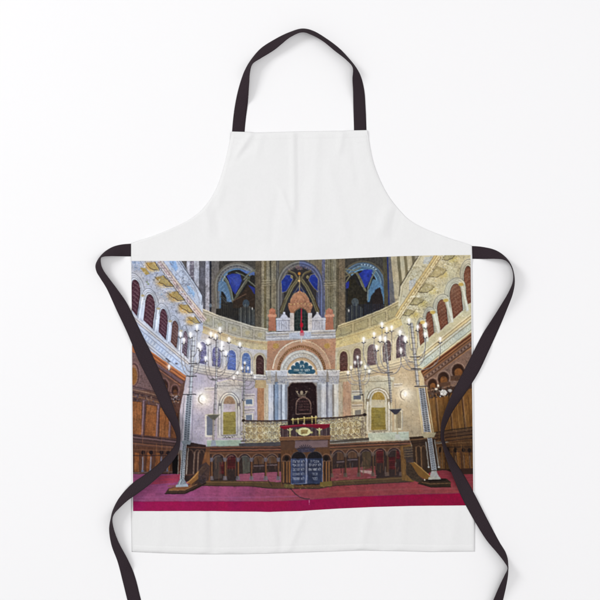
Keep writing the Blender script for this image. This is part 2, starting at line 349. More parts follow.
    L(arc(299.8, 303, 9.5, 11, 170, 20), 0.5, (224, 170, 120), 0.7); G(300, 296, 3.5, (226, 160, 112), 0.55)
    for x in (294, 297, 300, 303, 306): L([(299.8, 291), (x, 302)], 0.35, (150, 92, 60), 0.55)
    P([(288.5, 303), (311.5, 302.6), (312.5, 306), (310.5, 313), (309, 330), (291.5, 330), (290.5, 313), (288, 306)], (182, 126, 92), c2=(146, 96, 66), n='m')
    for i in range(14):
        t = i / 13; E(289.3 + 22.5 * t, 304.8 - 1.2 * math.sin(t * 3.14), 0.55, 0.55, (226, 190, 110) if i % 2 else (150, 92, 58), 0.85, j=0)
    P(arch(quad((294, 330), (308, 330), (308, 308.5), (294, 308.5)), spring=0.6), (30, 40, 40), c2=(58, 66, 64), n='f')
    L(arch(quad((293.5, 330), (308.3, 330), (308.3, 308), (293.5, 308)), spring=0.6)[1:], 0.8, (112, 82, 60))
    for y in (313, 316.5, 320, 323.5, 327): L([(294.5, y), (307.5, y)], 0.35, (96, 104, 100), 0.6)
    for x in (297.3, 304.5): L([(x, 310), (x, 329)], 0.35, (90, 98, 94), 0.6)
    for a, b in ((268.5, 276), (325.3, 333.5)):
        P([(a + 0.6, 310), (b - 0.6, 309.6), (b, 331), (a, 331)], (182, 116, 88), c2=(150, 90, 70), n='f')
        P([(a - 0.6, 314.5), (b + 0.6, 314.2), (b + 0.6, 316.8), (a - 0.6, 317)], (206, 146, 116)); E((a + b) / 2, 310.2, 2.6, 2, (196, 128, 100), c2=(150, 90, 66), n='f')
    for a, b in ((276.3, 292), (309.5, 325.3)):
        P([(a, 318), (b, 317.6), (b, 331), (a, 331)], (188, 188, 198), c2=(160, 160, 176), n='f')
        P([(a + 3.5, 318), ((a + b) / 2, 312.2), (b - 3.5, 318)], (196, 196, 206)); E((a + b) / 2, 313, 1.1, 1.2, (206, 206, 214))
        L([(a, 319.3), (b, 319)], 0.8, (214, 214, 220)); L([(a, 320.4), (b, 320.1)], 0.4, (128, 128, 142))
        for x in (a + 3, a + 5.5, a + 10, a + 12.8): L([(x, 322), (x, 329)], 0.7, (138, 138, 154), 0.7); L([(x + 0.8, 322), (x + 0.8, 329)], 0.5, (214, 214, 222), 0.7)
    P([(290, 313), (294, 313), (294, 331), (290, 331)], (204, 198, 196), c2=(170, 160, 160), n='f'); P([(308, 313), (312, 313), (312, 331), (308, 331)], (204, 198, 196), c2=(170, 160, 160), n='f')
    P([(266, 332.4), (335.5, 329.6), (335.5, 338.2), (266, 341)], (196, 194, 196), c2=(176, 172, 176), n='f')
    for d, c in ((0.4, (220, 216, 210)), (1.8, (138, 130, 126)), (3.0, (186, 174, 150)), (4.8, (132, 126, 128)), (6.2, (214, 212, 214)), (7.8, (152, 148, 152))):
        L([(266, 332.4 + d), (335.5, 329.6 + d)], 0.7, c, 0.85)
    for x in np.arange(267, 335, 1.5): E(x, 335.4 - (x - 267) * 0.041, 0.4, 0.5, (146, 128, 104), 0.7, j=0)
    P([(289, 333), (311, 332), (311, 337.6), (289, 338.6)], (186, 190, 202), c2=(158, 164, 180), n='f')
    P([(267.5, 341), (336, 338.2), (335, 369), (266.5, 371)], (190, 144, 114), c2=(164, 116, 88), n='f')
    for s, x in ((1, 276), (-1, 327)):
        E(x, 346, 3.2, 2.7, (196, 158, 78), c2=(120, 84, 50), n='f'); L([(x - 4, 343), (x + 4, 343), (x + s * -1, 350), (x - 4 * s, 350)], 0.4, (222, 188, 130), 0.7)
    for x in np.arange(268.5, 335, 1.0): L([(x, 342), (x, 369)], 0.2, (160, 104, 72), 0.35)
    ring = arc(301.6, 371, 24.5, 26.5, 176, 4) + arc(301.6, 371, 28.5, 30.2, 4, 176)
    P(ring, (200, 158, 126), c2=(170, 124, 92), n='f')
    L(arc(301.6, 371, 28.8, 30.4, 175, 82), 0.8, (240, 226, 200)); L(arc(301.6, 371, 28.8, 30.4, 82, 5), 0.6, (226, 200, 160), 0.9)
    P(arc(301.6, 372, 21.8, 24.5, 180, 0) + arc(301.6, 372, 24.4, 26.6, 0, 180), (140, 94, 60), c2=(108, 70, 46), n='f')
    for i in range(34):
        t = 176 - i * 5.2; p = arc(301.6, 372, 23.2, 25.4, t, t, 1)[0]; E(p[0], p[1], 0.5, 0.5, (206, 164, 108), 0.8, j=0)
    P(arc(301.8, 374, 22, 24, 180, 0), (196, 192, 184), c2=(178, 170, 158), n='f')
    L(arc(301.8, 374, 20.5, 22.4, 178, 2), 0.9, (220, 214, 200), 0.9); L(arc(301.8, 374, 19.2, 21, 178, 2), 0.4, (140, 130, 118), 0.8)
    for i in range(40):
        t = 178 - i * 4.5; p = arc(301.8, 374, 17.7, 19.4, t, t, 1)[0]; E(p[0], p[1], 0.45, 0.45, (168, 140, 104) if i % 2 else (226, 218, 200), 0.8, j=0)
    P(arc(301.8, 375, 15.6, 17.4, 180, 0), (200, 172, 132), c2=(170, 140, 110), n='f')
    L(arc(301.8, 375, 15.8, 17.3, 178, 2), 0.5, (134, 104, 80), 0.8)
    P(arc(301.8, 375.5, 13.8, 15, 180, 0), (216, 214, 208), j=0.05)
    P([(279, 375), (325, 374.6), (325, 382.5), (279, 383)], (186, 182, 184), c2=(160, 158, 166), n='f')
    for d, c in ((0, (214, 208, 196)), (1.5, (130, 124, 122)), (3.2, (196, 186, 168)), (4.6, (112, 108, 112)), (6, (206, 204, 206))): L([(280, 375.2 + d), (324, 374.8 + d)], 0.6, c, 0.85)
    # blue lunette with its two lines of lettering
    pan = []
    for cx, cy, r in ((290.2, 371.6, 2.2), (293.4, 367.6, 2.3), (297.2, 364.4, 2.2), (301.8, 362.8, 2.2), (306.2, 364.4, 2.2), (310, 367.6, 2.3), (313.2, 371.4, 2.2)):
        E(cx, cy, r, r, (44, 92, 118), j=0.06)
    P([(289.5, 374), (290, 370.5), (297, 364.5), (302, 363.5), (307, 364.5), (313.5, 370.5), (314, 374)], (44, 92, 118), j=0.06)
    def glyphs(x0, x1, y, h, c, n, w=0.42, a=0.95):
        step = (x1 - x0) / n
        for i in range(n):
            x = x0 + i * step; k = random.randint(0, 5); q = step * 0.68
            if k == 0: L([(x, y - h), (x + q, y - h), (x + q, y)], w, c, a)
            elif k == 1: L([(x, y - h), (x + q, y - h), (x + q, y), (x, y)], w, c, a)
            elif k == 2: L([(x, y), (x, y - h), (x + q, y - h), (x + q, y)], w, c, a)
            elif k == 3: L([(x, y - h), (x + q, y)], w, c, a); L([(x + q, y - h), (x + q * .5, y - h * .5)], w, c, a)
            elif k == 4: L([(x + q, y - h), (x + q, y), (x, y), (x, y - h)], w, c, a); L([(x + q / 2, y - h), (x + q / 2, y)], w * .8, c, a)
            else: L([(x + q / 2, y - h), (x + q / 2, y - h * 0.3)], w, c, a)
    hebrew('de', 302, 367.3, 2.1, 2.3, (226, 234, 234), .45, .95)
    hebrew('lpny my ath', 302, 371.0, 1.7, 1.75, (232, 236, 234), .42, .95)
    hebrew('evmd', 302, 374.2, 1.7, 2.1, (206, 218, 222), .42, .9)
    # columns and doorway
    for x0, x1, c in [(262.5, 266, (196, 180, 150)), (266, 268.5, (204, 190, 166)), (268.5, 273.4, (194, 198, 210)), (273.4, 274.8, (104, 112, 128)), (274.8, 278.4, (128, 148, 176)), (278.4, 280.6, (176, 184, 198)),
                      (280.6, 282, (120, 126, 142)), (282, 285, (198, 204, 214)), (285, 288.6, (148, 152, 164)), (317, 321.4, (158, 158, 160)), (321.4, 326, (200, 200, 204)), (326, 328, (128, 128, 140)), (328, 332.4, (176, 178, 186)),
                      (332.4, 334, (138, 130, 124)), (334, 338.5, (206, 202, 192)), (338.5, 342, (196, 178, 150))]:
        P([(x0, 382), (x1, 382), (x1, 446), (x0, 446)], c, c2=tuple(int(v * 0.88) for v in c), n='v')
    for x, c in ((270.2, (230, 234, 240)), (276, (170, 190, 212)), (283.2, (228, 232, 238)), (323.4, (228, 228, 230)), (329.8, (206, 208, 214)), (335.6, (228, 224, 214))): L([(x, 385), (x, 420)], 0.7, c, 0.7)
    for a, b in ((265.5, 276), (276.5, 288), (317, 327), (328, 340)):
        P([(a, 371), (b, 370.6), (b - 0.8, 376), (a + 0.8, 376)], (204, 204, 208), c2=(176, 174, 180), n='f')
        P([(a + 0.6, 376), (b - 0.6, 376), (b - 1.5, 384), (a + 1.5, 384)], (180, 178, 180), c2=(120, 122, 140), n='f')
        L([(a, 370.8), (b, 370.4)], 0.8, (226, 224, 222)); L([(a + 0.5, 376.4), (b - 0.5, 376)], 0.5, (120, 116, 116), 0.8); L([(a + 1, 384), (b - 1, 384)], 0.7, (214, 212, 208), 0.8)
        specks([(a + 1, 377), (b - 1, 377), (b - 1.5, 383), (a + 1.5, 383)], [(214, 206, 186), (100, 104, 124), (196, 180, 140)], 22, (0.25, 0.45))
    P([(267, 371), (271, 370), (271, 383), (267, 383)], (196, 180, 150), 0.4)
    P([(287.6, 426), (287.8, 387), (291.8, 382.6), (312.6, 382.2), (316.6, 386.5), (317.6, 425)], (42, 24, 26), c2=(28, 16, 20), n='m')
    L([(287.6, 424), (287.8, 387), (291.8, 382.6), (312.6, 382.2), (316.6, 386.5), (317.4, 424)], 0.8, (112, 96, 92), 0.9)
    for p in ((292, 394), (292.5, 408), (312, 390), (313.5, 404), (309.6, 388.5), (296, 388), (292.8, 415)): E(p[0], p[1], 0.35, 0.35, (150, 120, 104), 0.7, j=0)
    L([(296, 391), (298.5, 394.5), (305, 394.5), (307.4, 391)], 0.8, (140, 124, 104)); E(301.7, 392.6, 1.5, 2, (168, 150, 124), c2=(90, 72, 60), n='f'); E(297.5, 391.6, 0.7, 0.7, (160, 140, 118)); E(306, 391.6, 0.7, 0.7, (160, 140, 118)); L([(298, 396), (305.6, 396)], 0.7, (150, 130, 106))
    tb = arch(quad((296, 414), (311, 413.6), (310.6, 397), (296.2, 397)), spring=0.55)
    L(tb + [tb[0]], 0.7, (136, 104, 92), 0.9)
    for y in (402, 405, 407.6, 410.4): glyphs(298, 309.4, y, 1.2, (110, 72, 70), 7, 0.35, 0.85)
    for i in range(13):
        t = 178 - 14.6 * i; p = arc(303.4, 404, 6.6, 6.2, t, t, 1)[0]; E(p[0], p[1], 0.5, 0.5, (152, 122, 104), 0.8, j=0)
    scroll([(267, 341), (336, 338), (335, 369), (267, 371)], .24); scroll([(196, 306), (267, 329), (267, 378), (192, 374)], .24); scroll([(335, 327), (412, 292), (420, 358), (335, 378)], .24); scroll([(276, 318), (326, 317), (335, 338), (266, 341)], .25)
    scroll([(290, 291), (311, 291), (311, 312), (290, 312)], .25); scroll([(262, 370), (341, 369), (341, 384), (262, 384)], .3)
    scroll([(205, 256), (400, 254), (400, 300), (342, 322), (268, 328), (205, 308)], .22, 'z', .12)
    mottle([(266, 330), (336, 328), (341, 420), (262, 420)], 1700, .18, dirs=[0, 0, 90])
    mottle([(205, 256), (400, 254), (400, 300), (342, 322), (268, 328), (205, 308)], 2200, .2, dirs=[90, 90, 60, -60], dark=True)
    # ---------- left gallery (bluish plaster, arcade seen steeply)
    P([(120, 250), (160, 250), (180, 261), (198, 288), (203, 300), (203, 330), (192, 372), (186, 378), (120, 330)], (186, 192, 210), c2=(160, 168, 190), n='m')
    P([(163, 256), (178, 256), (198, 287.5), (202.5, 296), (202, 318), (160, 262)], (188, 200, 222), c2=(160, 172, 196), n='f')
    P([(168, 256), (174, 256), (178, 268), (176, 272), (171, 266)], (138, 176, 226), c2=(170, 196, 230), n='f')
    P([(187, 285), (191, 287), (195, 293), (194, 298), (189, 293)], (140, 178, 222), c2=(176, 200, 228), n='f')
    curls([(176, 269), (188, 269), (190, 287), (178, 284)], (98, 106, 128), 26)
    L([(177, 257), (198, 287.5), (202.6, 296), (202, 305)], 0.7, (66, 66, 78)); L([(174.5, 257), (195.6, 288), (199.5, 300)], 0.5, (120, 120, 136), 0.8); L([(170, 262), (192, 295), (201, 310)], 0.4, (150, 140, 150), 0.6)
    for d, w, c in ((0, 1.6, (206, 190, 176)), (1.4, .5, (134, 98, 86)), (2.8, 1.8, (208, 186, 186)), (4.2, .5, (142, 110, 104)), (5.2, 1.3, (206, 198, 196)), (6.4, .6, (120, 96, 80)), (-1.4, .5, (140, 124, 124))):
        L([(161 - d * 0.6, 260 + d * 0.55), (182 - d * 0.6, 289 + d * 0.55), (206 - d * 0.6, 319 + d * 0.55)], w, c, 0.95)
    for i in range(34):
        t = i / 33; x, y = 158.6 + 43 * t, 262.6 + 57 * t - 2.4 * math.sin(t * 3.14)
        E(x, y, 0.7, 0.5, (222, 200, 200) if i % 2 else (160, 130, 132), 0.85, j=0)
    for q in ([(146, 263), (150.6, 268.7), (154.4, 270), (160, 270), (155, 262)], [(155.6, 277.5), (160, 283), (163, 283.8), (166, 286.3), (173.8, 286.3), (163.8, 275.4)], [(167.5, 293), (172, 297), (175.4, 298.4), (178, 300.6), (185, 300.2), (177, 291)], [(178.8, 305), (182.5, 308.7), (185.6, 310), (188.8, 312.5), (193.8, 312.4), (187.5, 304.6)], [(188, 317.6), (190, 320), (193, 321.4), (195.4, 323.4), (200.4, 323), (195, 316.6)]):
        c_ = (sum(p[0] for p in q) / len(q), sum(p[1] for p in q) / len(q))
        curls([(c_[0] - 9, c_[1] - 6), (c_[0] + 7, c_[1] - 6), (c_[0] + 9, c_[1] + 5), (c_[0] - 7, c_[1] + 6)], (222, 222, 228), 16, .5, .75, (1, 2)); curls([(c_[0] - 9, c_[1] - 6), (c_[0] + 7, c_[1] - 6), (c_[0] + 9, c_[1] + 5), (c_[0] - 7, c_[1] + 6)], (124, 114, 116), 12, .35, .7, (.8, 1.8))
        G(c_[0] - 4, c_[1] + .4, 3.6, (206, 158, 72), .85); G(c_[0] - 1, c_[1] + 2, 3.2, (200, 160, 84), .7)
        P(q, (182, 160, 102), c2=(166, 140, 80), n='m'); G(q[0][0] + 2, q[0][1] + 1.2, 2.6, (196, 150, 70), .55)
        for (x1, y1), (x2, y2) in zip(q[1:-1], q[2:]): L([(x1, y1), (x2, y2)], .7, (74, 58, 46), .85)
        L([q[0], q[1]], .6, (96, 74, 50), .8); L([q[0], q[-1]], .35, (150, 128, 92), .7); L([(p[0] - .9, p[1] + 1.1) for p in q[1:5]], .5, (226, 196, 120), .75)
    P([(140, 268), (145, 268), (150, 274), (146, 275)], (184, 156, 84), c2=(150, 130, 80), n='f'); L([(138, 258), (150, 274)], 0.5, (120, 120, 130), 0.7)
    for p in ((147, 282), (148.5, 284)): E(p[0], p[1], 0.7, 1.1, (130, 150, 90), 0.8)
    curls([(133, 258), (141, 258), (141, 270), (133, 270)], (120, 150, 196), 16); curls([(156, 284), (196, 300), (190, 326), (160, 296)], (140, 146, 164), 34); curls([(160, 290), (170, 297), (172, 306), (160, 300)], (120, 160, 200), 10)
    curls([(142, 262), (170, 270), (192, 312), (150, 296)], (104, 104, 124), 60, .35, .55, (.7, 1.6)); curls([(136, 262), (150, 262), (196, 324), (176, 330)], (232, 234, 242), 60, .4, .6, (.6, 1.3))
    scroll([(131, 256), (158, 256), (203, 318), (196, 340), (184, 330), (131, 276)], .42); scroll([(163, 256), (177, 256), (200, 292), (201, 312)], .3)
    def arcade(f, c, c2, fr, n_spring=0.62, dark=0.5):
        P(arch(f, -0.42, 1.38, -0.02, 1.2, n_spring), fr, c2=tuple(int(v * 0.9) for v in fr), n='f')
        for e, w, a in ((0.38, .6, .85), (0.25, .4, .65), (0.13, .55, .85)): L(arch(f, -e, 1 + e, 0, 1 + e * 0.45, n_spring)[1:], w, tuple(int(v * dark) for v in fr), a)
        P(arch(f, spring=n_spring), c, c2=c2, n='f', lo=0.5, hi=0.85)
        L(arch(f, spring=n_spring)[1:], 0.5, (36, 24, 30), 0.7)
        for v in np.arange(0.08, 0.9, 0.13):
            L([f(0.08, v), f(0.5, v + 0.03), f(0.92, v + 0.02)], 0.55, c2, 0.75)
            for u in (0.25, 0.45, 0.65, 0.82): E(*f(u, v + 0.06), 0.3, 0.35, tuple(min(255, q + 30) for q in c2), 0.6, j=0)
    mar, mar2, bw = (76, 42, 58), (128, 96, 108), (196, 204, 224)
    arcade(quad((131, 309), (137, 316), (142, 285), (131.5, 276)), mar, mar2, bw)
    arcade(quad((143.4, 320), (152.6, 329), (156.2, 299), (146.8, 291)), mar, mar2, bw)
    arcade(quad((158.6, 332), (166, 340), (168.6, 313.4), (160.8, 305.6)), mar, mar2, bw)
    arcade(quad((170.8, 342), (176.4, 348.4), (179.4, 325), (172.8, 317.6)), (92, 62, 62), (140, 110, 106), bw)
    arcade(quad((182, 352.4), (186.4, 357), (188.4, 335), (184, 328)), (84, 64, 82), (140, 124, 140), bw)
    for a, b in (((142.4, 297), (139, 318)), ((157.8, 310), (155.4, 331)), ((169.8, 322.6), (168, 341)), ((180.6, 332.4), (179.2, 349))):
        L([a, b], 2.4, (204, 212, 230)); L([(a[0] - 0.9, a[1]), (b[0] - 0.9, b[1])], 0.6, (142, 150, 172), 0.8); L([(a[0] + 0.6, a[1]), (b[0] + 0.6, b[1])], 0.5, (232, 238, 248), 0.8)
        E(a[0] + 0.4, a[1] - 1.4, 1.9, 1.2, (178, 168, 138), c2=(130, 118, 96), n='f')
    A_, B_ = (132, 313.4), (190, 361.5)
    for d, w, c in ((0.6, 1.2, (206, 208, 216)), (1.8, .6, (140, 134, 140)), (2.8, 1.5, (206, 202, 202)), (4.0, .5, (132, 132, 150)), (5.4, 2.2, (198, 208, 228)), (7.0, .5, (138, 146, 170)), (9.6, 4.6, (186, 200, 226)), (12.2, .6, (136, 146, 172)), (13.6, 2.0, (188, 196, 214)), (14.9, .6, (120, 112, 124))):
        L(par(A_, B_, d), w, c, 0.96)
    for i in range(44):
        p = lerp(par(A_, B_, 9.6)[0], par(A_, B_, 9.6)[1], i / 43); L([(p[0] - 0.9, p[1] + 1.2), (p[0] + 0.7, p[1] - 1.2)], 0.5, (140, 156, 190) if i % 2 else (222, 230, 244), 0.75)
    mottle([(131, 256), (160, 256), (203, 296), (203, 330), (190, 372), (131, 312)], 1500, .2, dirs=[50, 50, -40, 10])
    # left wooden stalls
    wood = [(125, 338), (132, 345.5), (150, 351.6), (186.4, 376.4), (183.6, 392), (179.5, 412), (178, 445), (184, 478), (172, 482), (125, 500)]
    P([(125, 340)] + wood[1:], (106, 72, 62), c2=(82, 54, 50), n='m')
    a, b = (146, 347.4), (186.4, 376.4)
    P([(132, 345.6), (150, 351), (186.4, 375.8), (184.6, 380.6), (150, 360), (132, 352)], (176, 104, 62), c2=(142, 78, 46), n='f')
    for d, w, c in ((0.6, .8, (206, 132, 84)), (2.4, .5, (110, 60, 42)), (3.6, 1, (196, 116, 66)), (5.2, .6, (90, 54, 48)), (7.4, 2.4, (128, 96, 104)), (9.4, .6, (74, 48, 50)), (10.6, .9, (160, 100, 74))): L(par(a, b, d), w, c, 0.9)
    for i in range(30):
        p = lerp(par(a, b, 7.4)[0], par(a, b, 7.4)[1], i / 29); L([(p[0], p[1] - 1), (p[0], p[1] + 1)], 0.5, (72, 52, 62), 0.8)
    P([(131, 352), (146, 356), (158, 372), (157, 390), (131, 390)], (112, 82, 80), c2=(136, 106, 110), n='f')
    E(134.5, 374.5, 6.4, 13, (134, 98, 96)); E(134.2, 374.5, 5.2, 11.5, (96, 62, 60)); E(133.8, 375, 4.4, 10.4, (150, 104, 84)); E(133.4, 376, 3.8, 8.6, (140, 86, 40), c2=(176, 116, 56), n='f')
    for cx, cy, rx, ry in ((164.5, 386, 3.6, 6.5), (175, 390.5, 3.1, 5)):
        E(cx, cy, rx + 1.6, ry + 1.8, (132, 92, 86)); E(cx, cy, rx + 0.6, ry + 0.8, (92, 62, 62)); E(cx, cy, rx, ry, (62, 36, 30)); E(cx + 0.3, cy + 2, rx * 0.7, ry * 0.6, (112, 66, 36), 0.8)
    for k in range(4):
        y = 386 + k * 3.2; L([(131, y), (146, y + 3), (160, y + 7), (179, y + 6)], 1.2 if k % 2 else 0.8, [(70, 48, 54), (150, 112, 92), (58, 40, 44), (142, 96, 66)][k], 0.85)
    specks([(132, 392), (158, 398), (158, 405), (132, 402)], [(60, 44, 52), (150, 118, 104), (96, 80, 96)], 60, (0.4, 0.8)); specks([(166, 396), (180, 396), (180, 404), (170, 404)], [(40, 30, 36), (150, 130, 130)], 26, (0.4, 0.8))
    def panel(q, c=(162, 98, 52), c2=(126, 72, 38)):
        P(q, c, c2=c2, n='v', lo=0.25, hi=0.75, j=0.12); L(q + [q[0]], 0.6, (70, 42, 36), 0.8)
    panel([(132, 401), (142, 402), (142, 435), (132.6, 434)]); panel([(146.5, 404), (157, 406), (156.4, 437), (144.6, 436)]); panel([(160, 407), (170, 410), (169, 438), (159, 437)]); panel([(171.5, 411), (178, 414), (176.5, 438.5), (170.5, 438)], (122, 74, 48))
    for x, x2, y in ((144.2, 142.6, 401), (158.8, 157.2, 405), (171, 169.6, 410)):
        L([(x, y), (x2, 436)], 2.6, (118, 86, 92)); L([(x - 0.6, y), (x2 - 0.6, 436)], 0.8, (166, 134, 140), 0.85); L([(x + 1, y), (x2 + 1, 436)], 0.5, (58, 38, 44), 0.85)
    for i in range(16):
        x = random.uniform(133, 176); y0 = 404 + (x - 132) * 0.2; L([(x, y0), (x - 0.6, 434)], 0.25, (84, 46, 24), 0.6)
    for d, w, c in ((0, 1, (96, 64, 62)), (1.4, .8, (40, 28, 34)), (2.8, 1.6, (122, 92, 96)), (4.4, .8, (52, 36, 42)), (6, 1.5, (92, 62, 60)), (7.6, .6, (40, 26, 30)), (9, 1.2, (132, 84, 62))): L([(131, 434 + d), (150, 436 + d), (178, 439.5 + d * 0.9)], w, c, 0.9)
    P([(131, 445), (179, 449), (183, 470), (176, 476), (131, 476)], (104, 64, 46), c2=(84, 50, 40), n='v')
    for x in (134.5, 146.5, 155.5, 166, 173): panel([(x, 452), (x + 5, 452.5), (x + 4.4, 472), (x - 0.4, 472)], (150, 88, 46), (112, 60, 32))
    for x in (143.2, 151.2, 161.6, 168): 
        L([(x, 457), (x - 0.6, 471)], 1.6, (112, 98, 108)); L([(x - 0.4, 457), (x - 1, 471)], 0.5, (176, 176, 200), 0.8); E(x, 452.4, 2.0, 2.2, (40, 26, 30)); E(x - 0.6, 471, 1.5, 1.0, (110, 116, 150))
    L([(131, 455.6), (178, 455.2)], 0.7, (48, 34, 40)); L([(131, 449.4), (178, 450.6)], 0.7, (132, 88, 66), 0.8)
    L([(131, 473), (160, 471.6), (182, 472)], 1.4, (112, 84, 84), 0.9); P([(131, 474), (172, 473), (185, 474), (184, 481), (150, 484), (131, 484)], (74, 44, 50), c2=(56, 34, 42), n='h')
    # ---------- right gallery (cream plaster)
    P([(480, 250), (418, 250), (419, 256), (400, 286), (398, 310), (404, 330), (416, 372), (422, 374), (480, 335)], (204, 194, 156), c2=(184, 172, 132), n='m')
    P([(420, 254), (436, 254), (402, 306), (398, 306), (400, 287)], (208, 198, 164), c2=(186, 176, 146), n='f')
    P([(424, 257), (433, 256), (429, 264), (423, 264)], (186, 190, 186), c2=(204, 204, 196), n='f'); P([(409, 281), (416, 278), (415, 286), (409, 291)], (184, 188, 188), c2=(204, 202, 196), n='f')
    curls([(412, 266), (424, 264), (420, 280), (410, 280)], (140, 124, 82), 22)
    L([(419.4, 254), (400, 286.4), (399, 296)], 0.8, (64, 54, 44)); L([(422, 254), (402.6, 287), (400, 304)], 0.5, (156, 140, 100), 0.8)
    for d, w, c in ((0, 1.4, (214, 184, 116)), (1.3, .5, (132, 100, 56)), (2.6, 1.6, (222, 202, 146)), (3.8, .5, (140, 112, 66)), (5, 1.5, (214, 196, 150)), (6.2, .6, (118, 96, 60)), (-1.3, .5, (150, 124, 80))):
        L([(436 + d * 0.75, 255 + d * 0.45), (420 + d * 0.75, 279 + d * 0.45), (402 + d * 0.7, 306 + d * 0.5), (396 + d * 0.6, 316 + d * 0.5)], w, c, 0.95)
    for i in range(32):
        t = i / 31; E(440.5 - 40 * t, 257 + 54 * t, 0.6, 0.5, (230, 212, 160) if i % 2 else (150, 120, 72), 0.85, j=0)
    for q in ([(442, 259.6), (447.6, 260.6), (449, 259.4), (452.6, 258.2), (455, 255), (446, 254)], [(428.8, 277), (437.5, 277.2), (440, 275), (443, 274.4), (446.4, 270), (437, 266)], [(418, 292), (427, 292.6), (429.4, 290.6), (431.6, 290), (434.4, 286.4), (425.6, 282.5)], [(409.4, 304.4), (417.5, 305.2), (419.6, 303), (421.6, 302.6), (424, 299.4), (415.6, 297)], [(402.6, 315), (409, 316), (411, 314), (412.6, 313.6), (414.4, 311), (408, 309)]):
        c_ = (sum(p[0] for p in q) / len(q), sum(p[1] for p in q) / len(q))
        curls([(c_[0] - 8, c_[1] - 6), (c_[0] + 8, c_[1] - 6), (c_[0] + 9, c_[1] + 5), (c_[0] - 8, c_[1] + 6)], (232, 226, 200), 16, .5, .75, (1, 2)); curls([(c_[0] - 8, c_[1] - 6), (c_[0] + 8, c_[1] - 6), (c_[0] + 9, c_[1] + 5), (c_[0] - 8, c_[1] + 6)], (128, 112, 78), 14, .35, .7, (.8, 1.8))
        G(c_[0] + 6, c_[1] + 1.5, 3.2, (208, 184, 92), .8); G(c_[0] + 2, c_[1] + 2.8, 2.8, (204, 184, 104), .6)
        P(q, (174, 160, 112), c2=(156, 140, 88), n='m'); P([lerp(c_, p, .6) for p in q], (184, 170, 122), .6, c2=(160, 146, 98), n='f')
        for (x1, y1), (x2, y2) in zip(q[:4], q[1:5]): L([(x1, y1), (x2, y2)], .7, (76, 64, 44), .85)
        L([q[0], q[-1]], .6, (92, 78, 50), .8); L([q[4], q[5]], .35, (150, 132, 90), .7)
    curls([(420, 276), (464, 262), (452, 284), (416, 312)], (128, 112, 76), 70, .35, .6); curls([(404, 300), (460, 256), (466, 262), (416, 316)], (240, 232, 206), 60, .4, .6, (.6, 1.3)); specks([(440, 262), (466, 258), (452, 280), (424, 302)], [(206, 178, 92), (160, 150, 118), (222, 216, 190)], 80, (0.4, 0.9), 0.6)
    br, br2, cr = (112, 62, 44), (152, 102, 76), (206, 202, 180)
    scroll([(474, 256), (442, 256), (402, 318), (416, 322), (474, 264)], .42); scroll([(420, 256), (434, 256), (402, 304), (400, 288)], .34)
    def arcade_r(bl, br_, tr, tl): arcade(quad(bl, br_, tr, tl), br, br2, cr)
    arcade_r((466.5, 305), (472, 302), (472, 264), (462.5, 268)); arcade_r((453.4, 319), (462.8, 310.4), (460.4, 281), (447.8, 287)); arcade_r((440.4, 330.6), (448, 323.6), (445.4, 297), (435.4, 302.6)); arcade_r((428.5, 338), (434, 333), (431.6, 309.4), (424.6, 314)); arcade_r((420, 346), (424, 342), (422, 320), (417.6, 324))
    for a, b in (((461.8, 286), (467, 309.6)), ((446.6, 302), (451.8, 321)), ((433.6, 314), (438, 331.6)), ((423.6, 324), (427, 340))):
        L([a, b], 3.6, (202, 200, 182)); L([(a[0] - 1.3, a[1]), (b[0] - 1.3, b[1])], 0.6, (150, 140, 110), 0.8); L([(a[0] + 0.6, a[1]), (b[0] + 0.6, b[1])], 0.8, (228, 226, 212), 0.8)
        E(a[0] - 1, a[1] - 1.6, 2.7, 1.7, (206, 174, 84), c2=(150, 118, 58), n='f'); L([(a[0] - 3.4, a[1] - 3.2), (a[0] + 2, a[1] - 4.2)], 0.7, (224, 214, 176))
    A_, B_ = (476, 309.6), (416, 357)
    for d, w, c in ((0.4, 1.2, (224, 210, 170)), (1.6, .6, (150, 120, 76)), (2.8, 1.6, (220, 200, 150)), (4.2, .5, (140, 116, 80)), (5.4, 1.6, (216, 212, 190)), (6.8, .6, (132, 124, 100)), (9.8, 5.4, (196, 200, 182)), (12.7, .6, (130, 124, 104)), (13.8, 1.4, (212, 202, 164)), (15, .7, (118, 96, 66))): L(par(A_, B_, d), w, c, 0.96)
    for i in range(60):
        p = lerp(par(A_, B_, 9.8)[0], par(A_, B_, 9.8)[1], i / 59); E(p[0] + random.uniform(-.6, .6), p[1] + random.uniform(-1.6, 1.6), 0.5, 0.5, (146, 150, 138) if i % 2 else (222, 224, 208), 0.75, j=0)
    P([(480, 332), (470, 333.6), (420.6, 371.6), (424, 378), (430, 440), (480, 445)], (112, 72, 44), c2=(86, 56, 36), n='m')
    A_, B_ = (474, 330.4), (420.6, 370.4)
    for d, w, c in ((0.5, .8, (176, 120, 76)), (1.8, 1.4, (98, 52, 32)), (3.4, 1.2, (160, 104, 66)), (4.6, .6, (78, 44, 30)), (5.8, 1, (150, 100, 66)), (8.6, 4, (118, 88, 74)), (10.8, .6, (72, 46, 34)), (12, 1.1, (176, 124, 82)), (13.4, .7, (80, 50, 36))): L(par(A_, B_, d), w, c, 0.92)
    for i in range(34):
        p = lerp(par(A_, B_, 8.6)[0], par(A_, B_, 8.6)[1], i / 33); E(p[0], p[1], 0.7, 0.9, (66, 42, 36) if i % 2 else (158, 124, 104), 0.8, j=0)
    P([(474, 346), (424, 382), (428, 396), (474, 388)], (126, 94, 78), c2=(146, 114, 98), n='f')
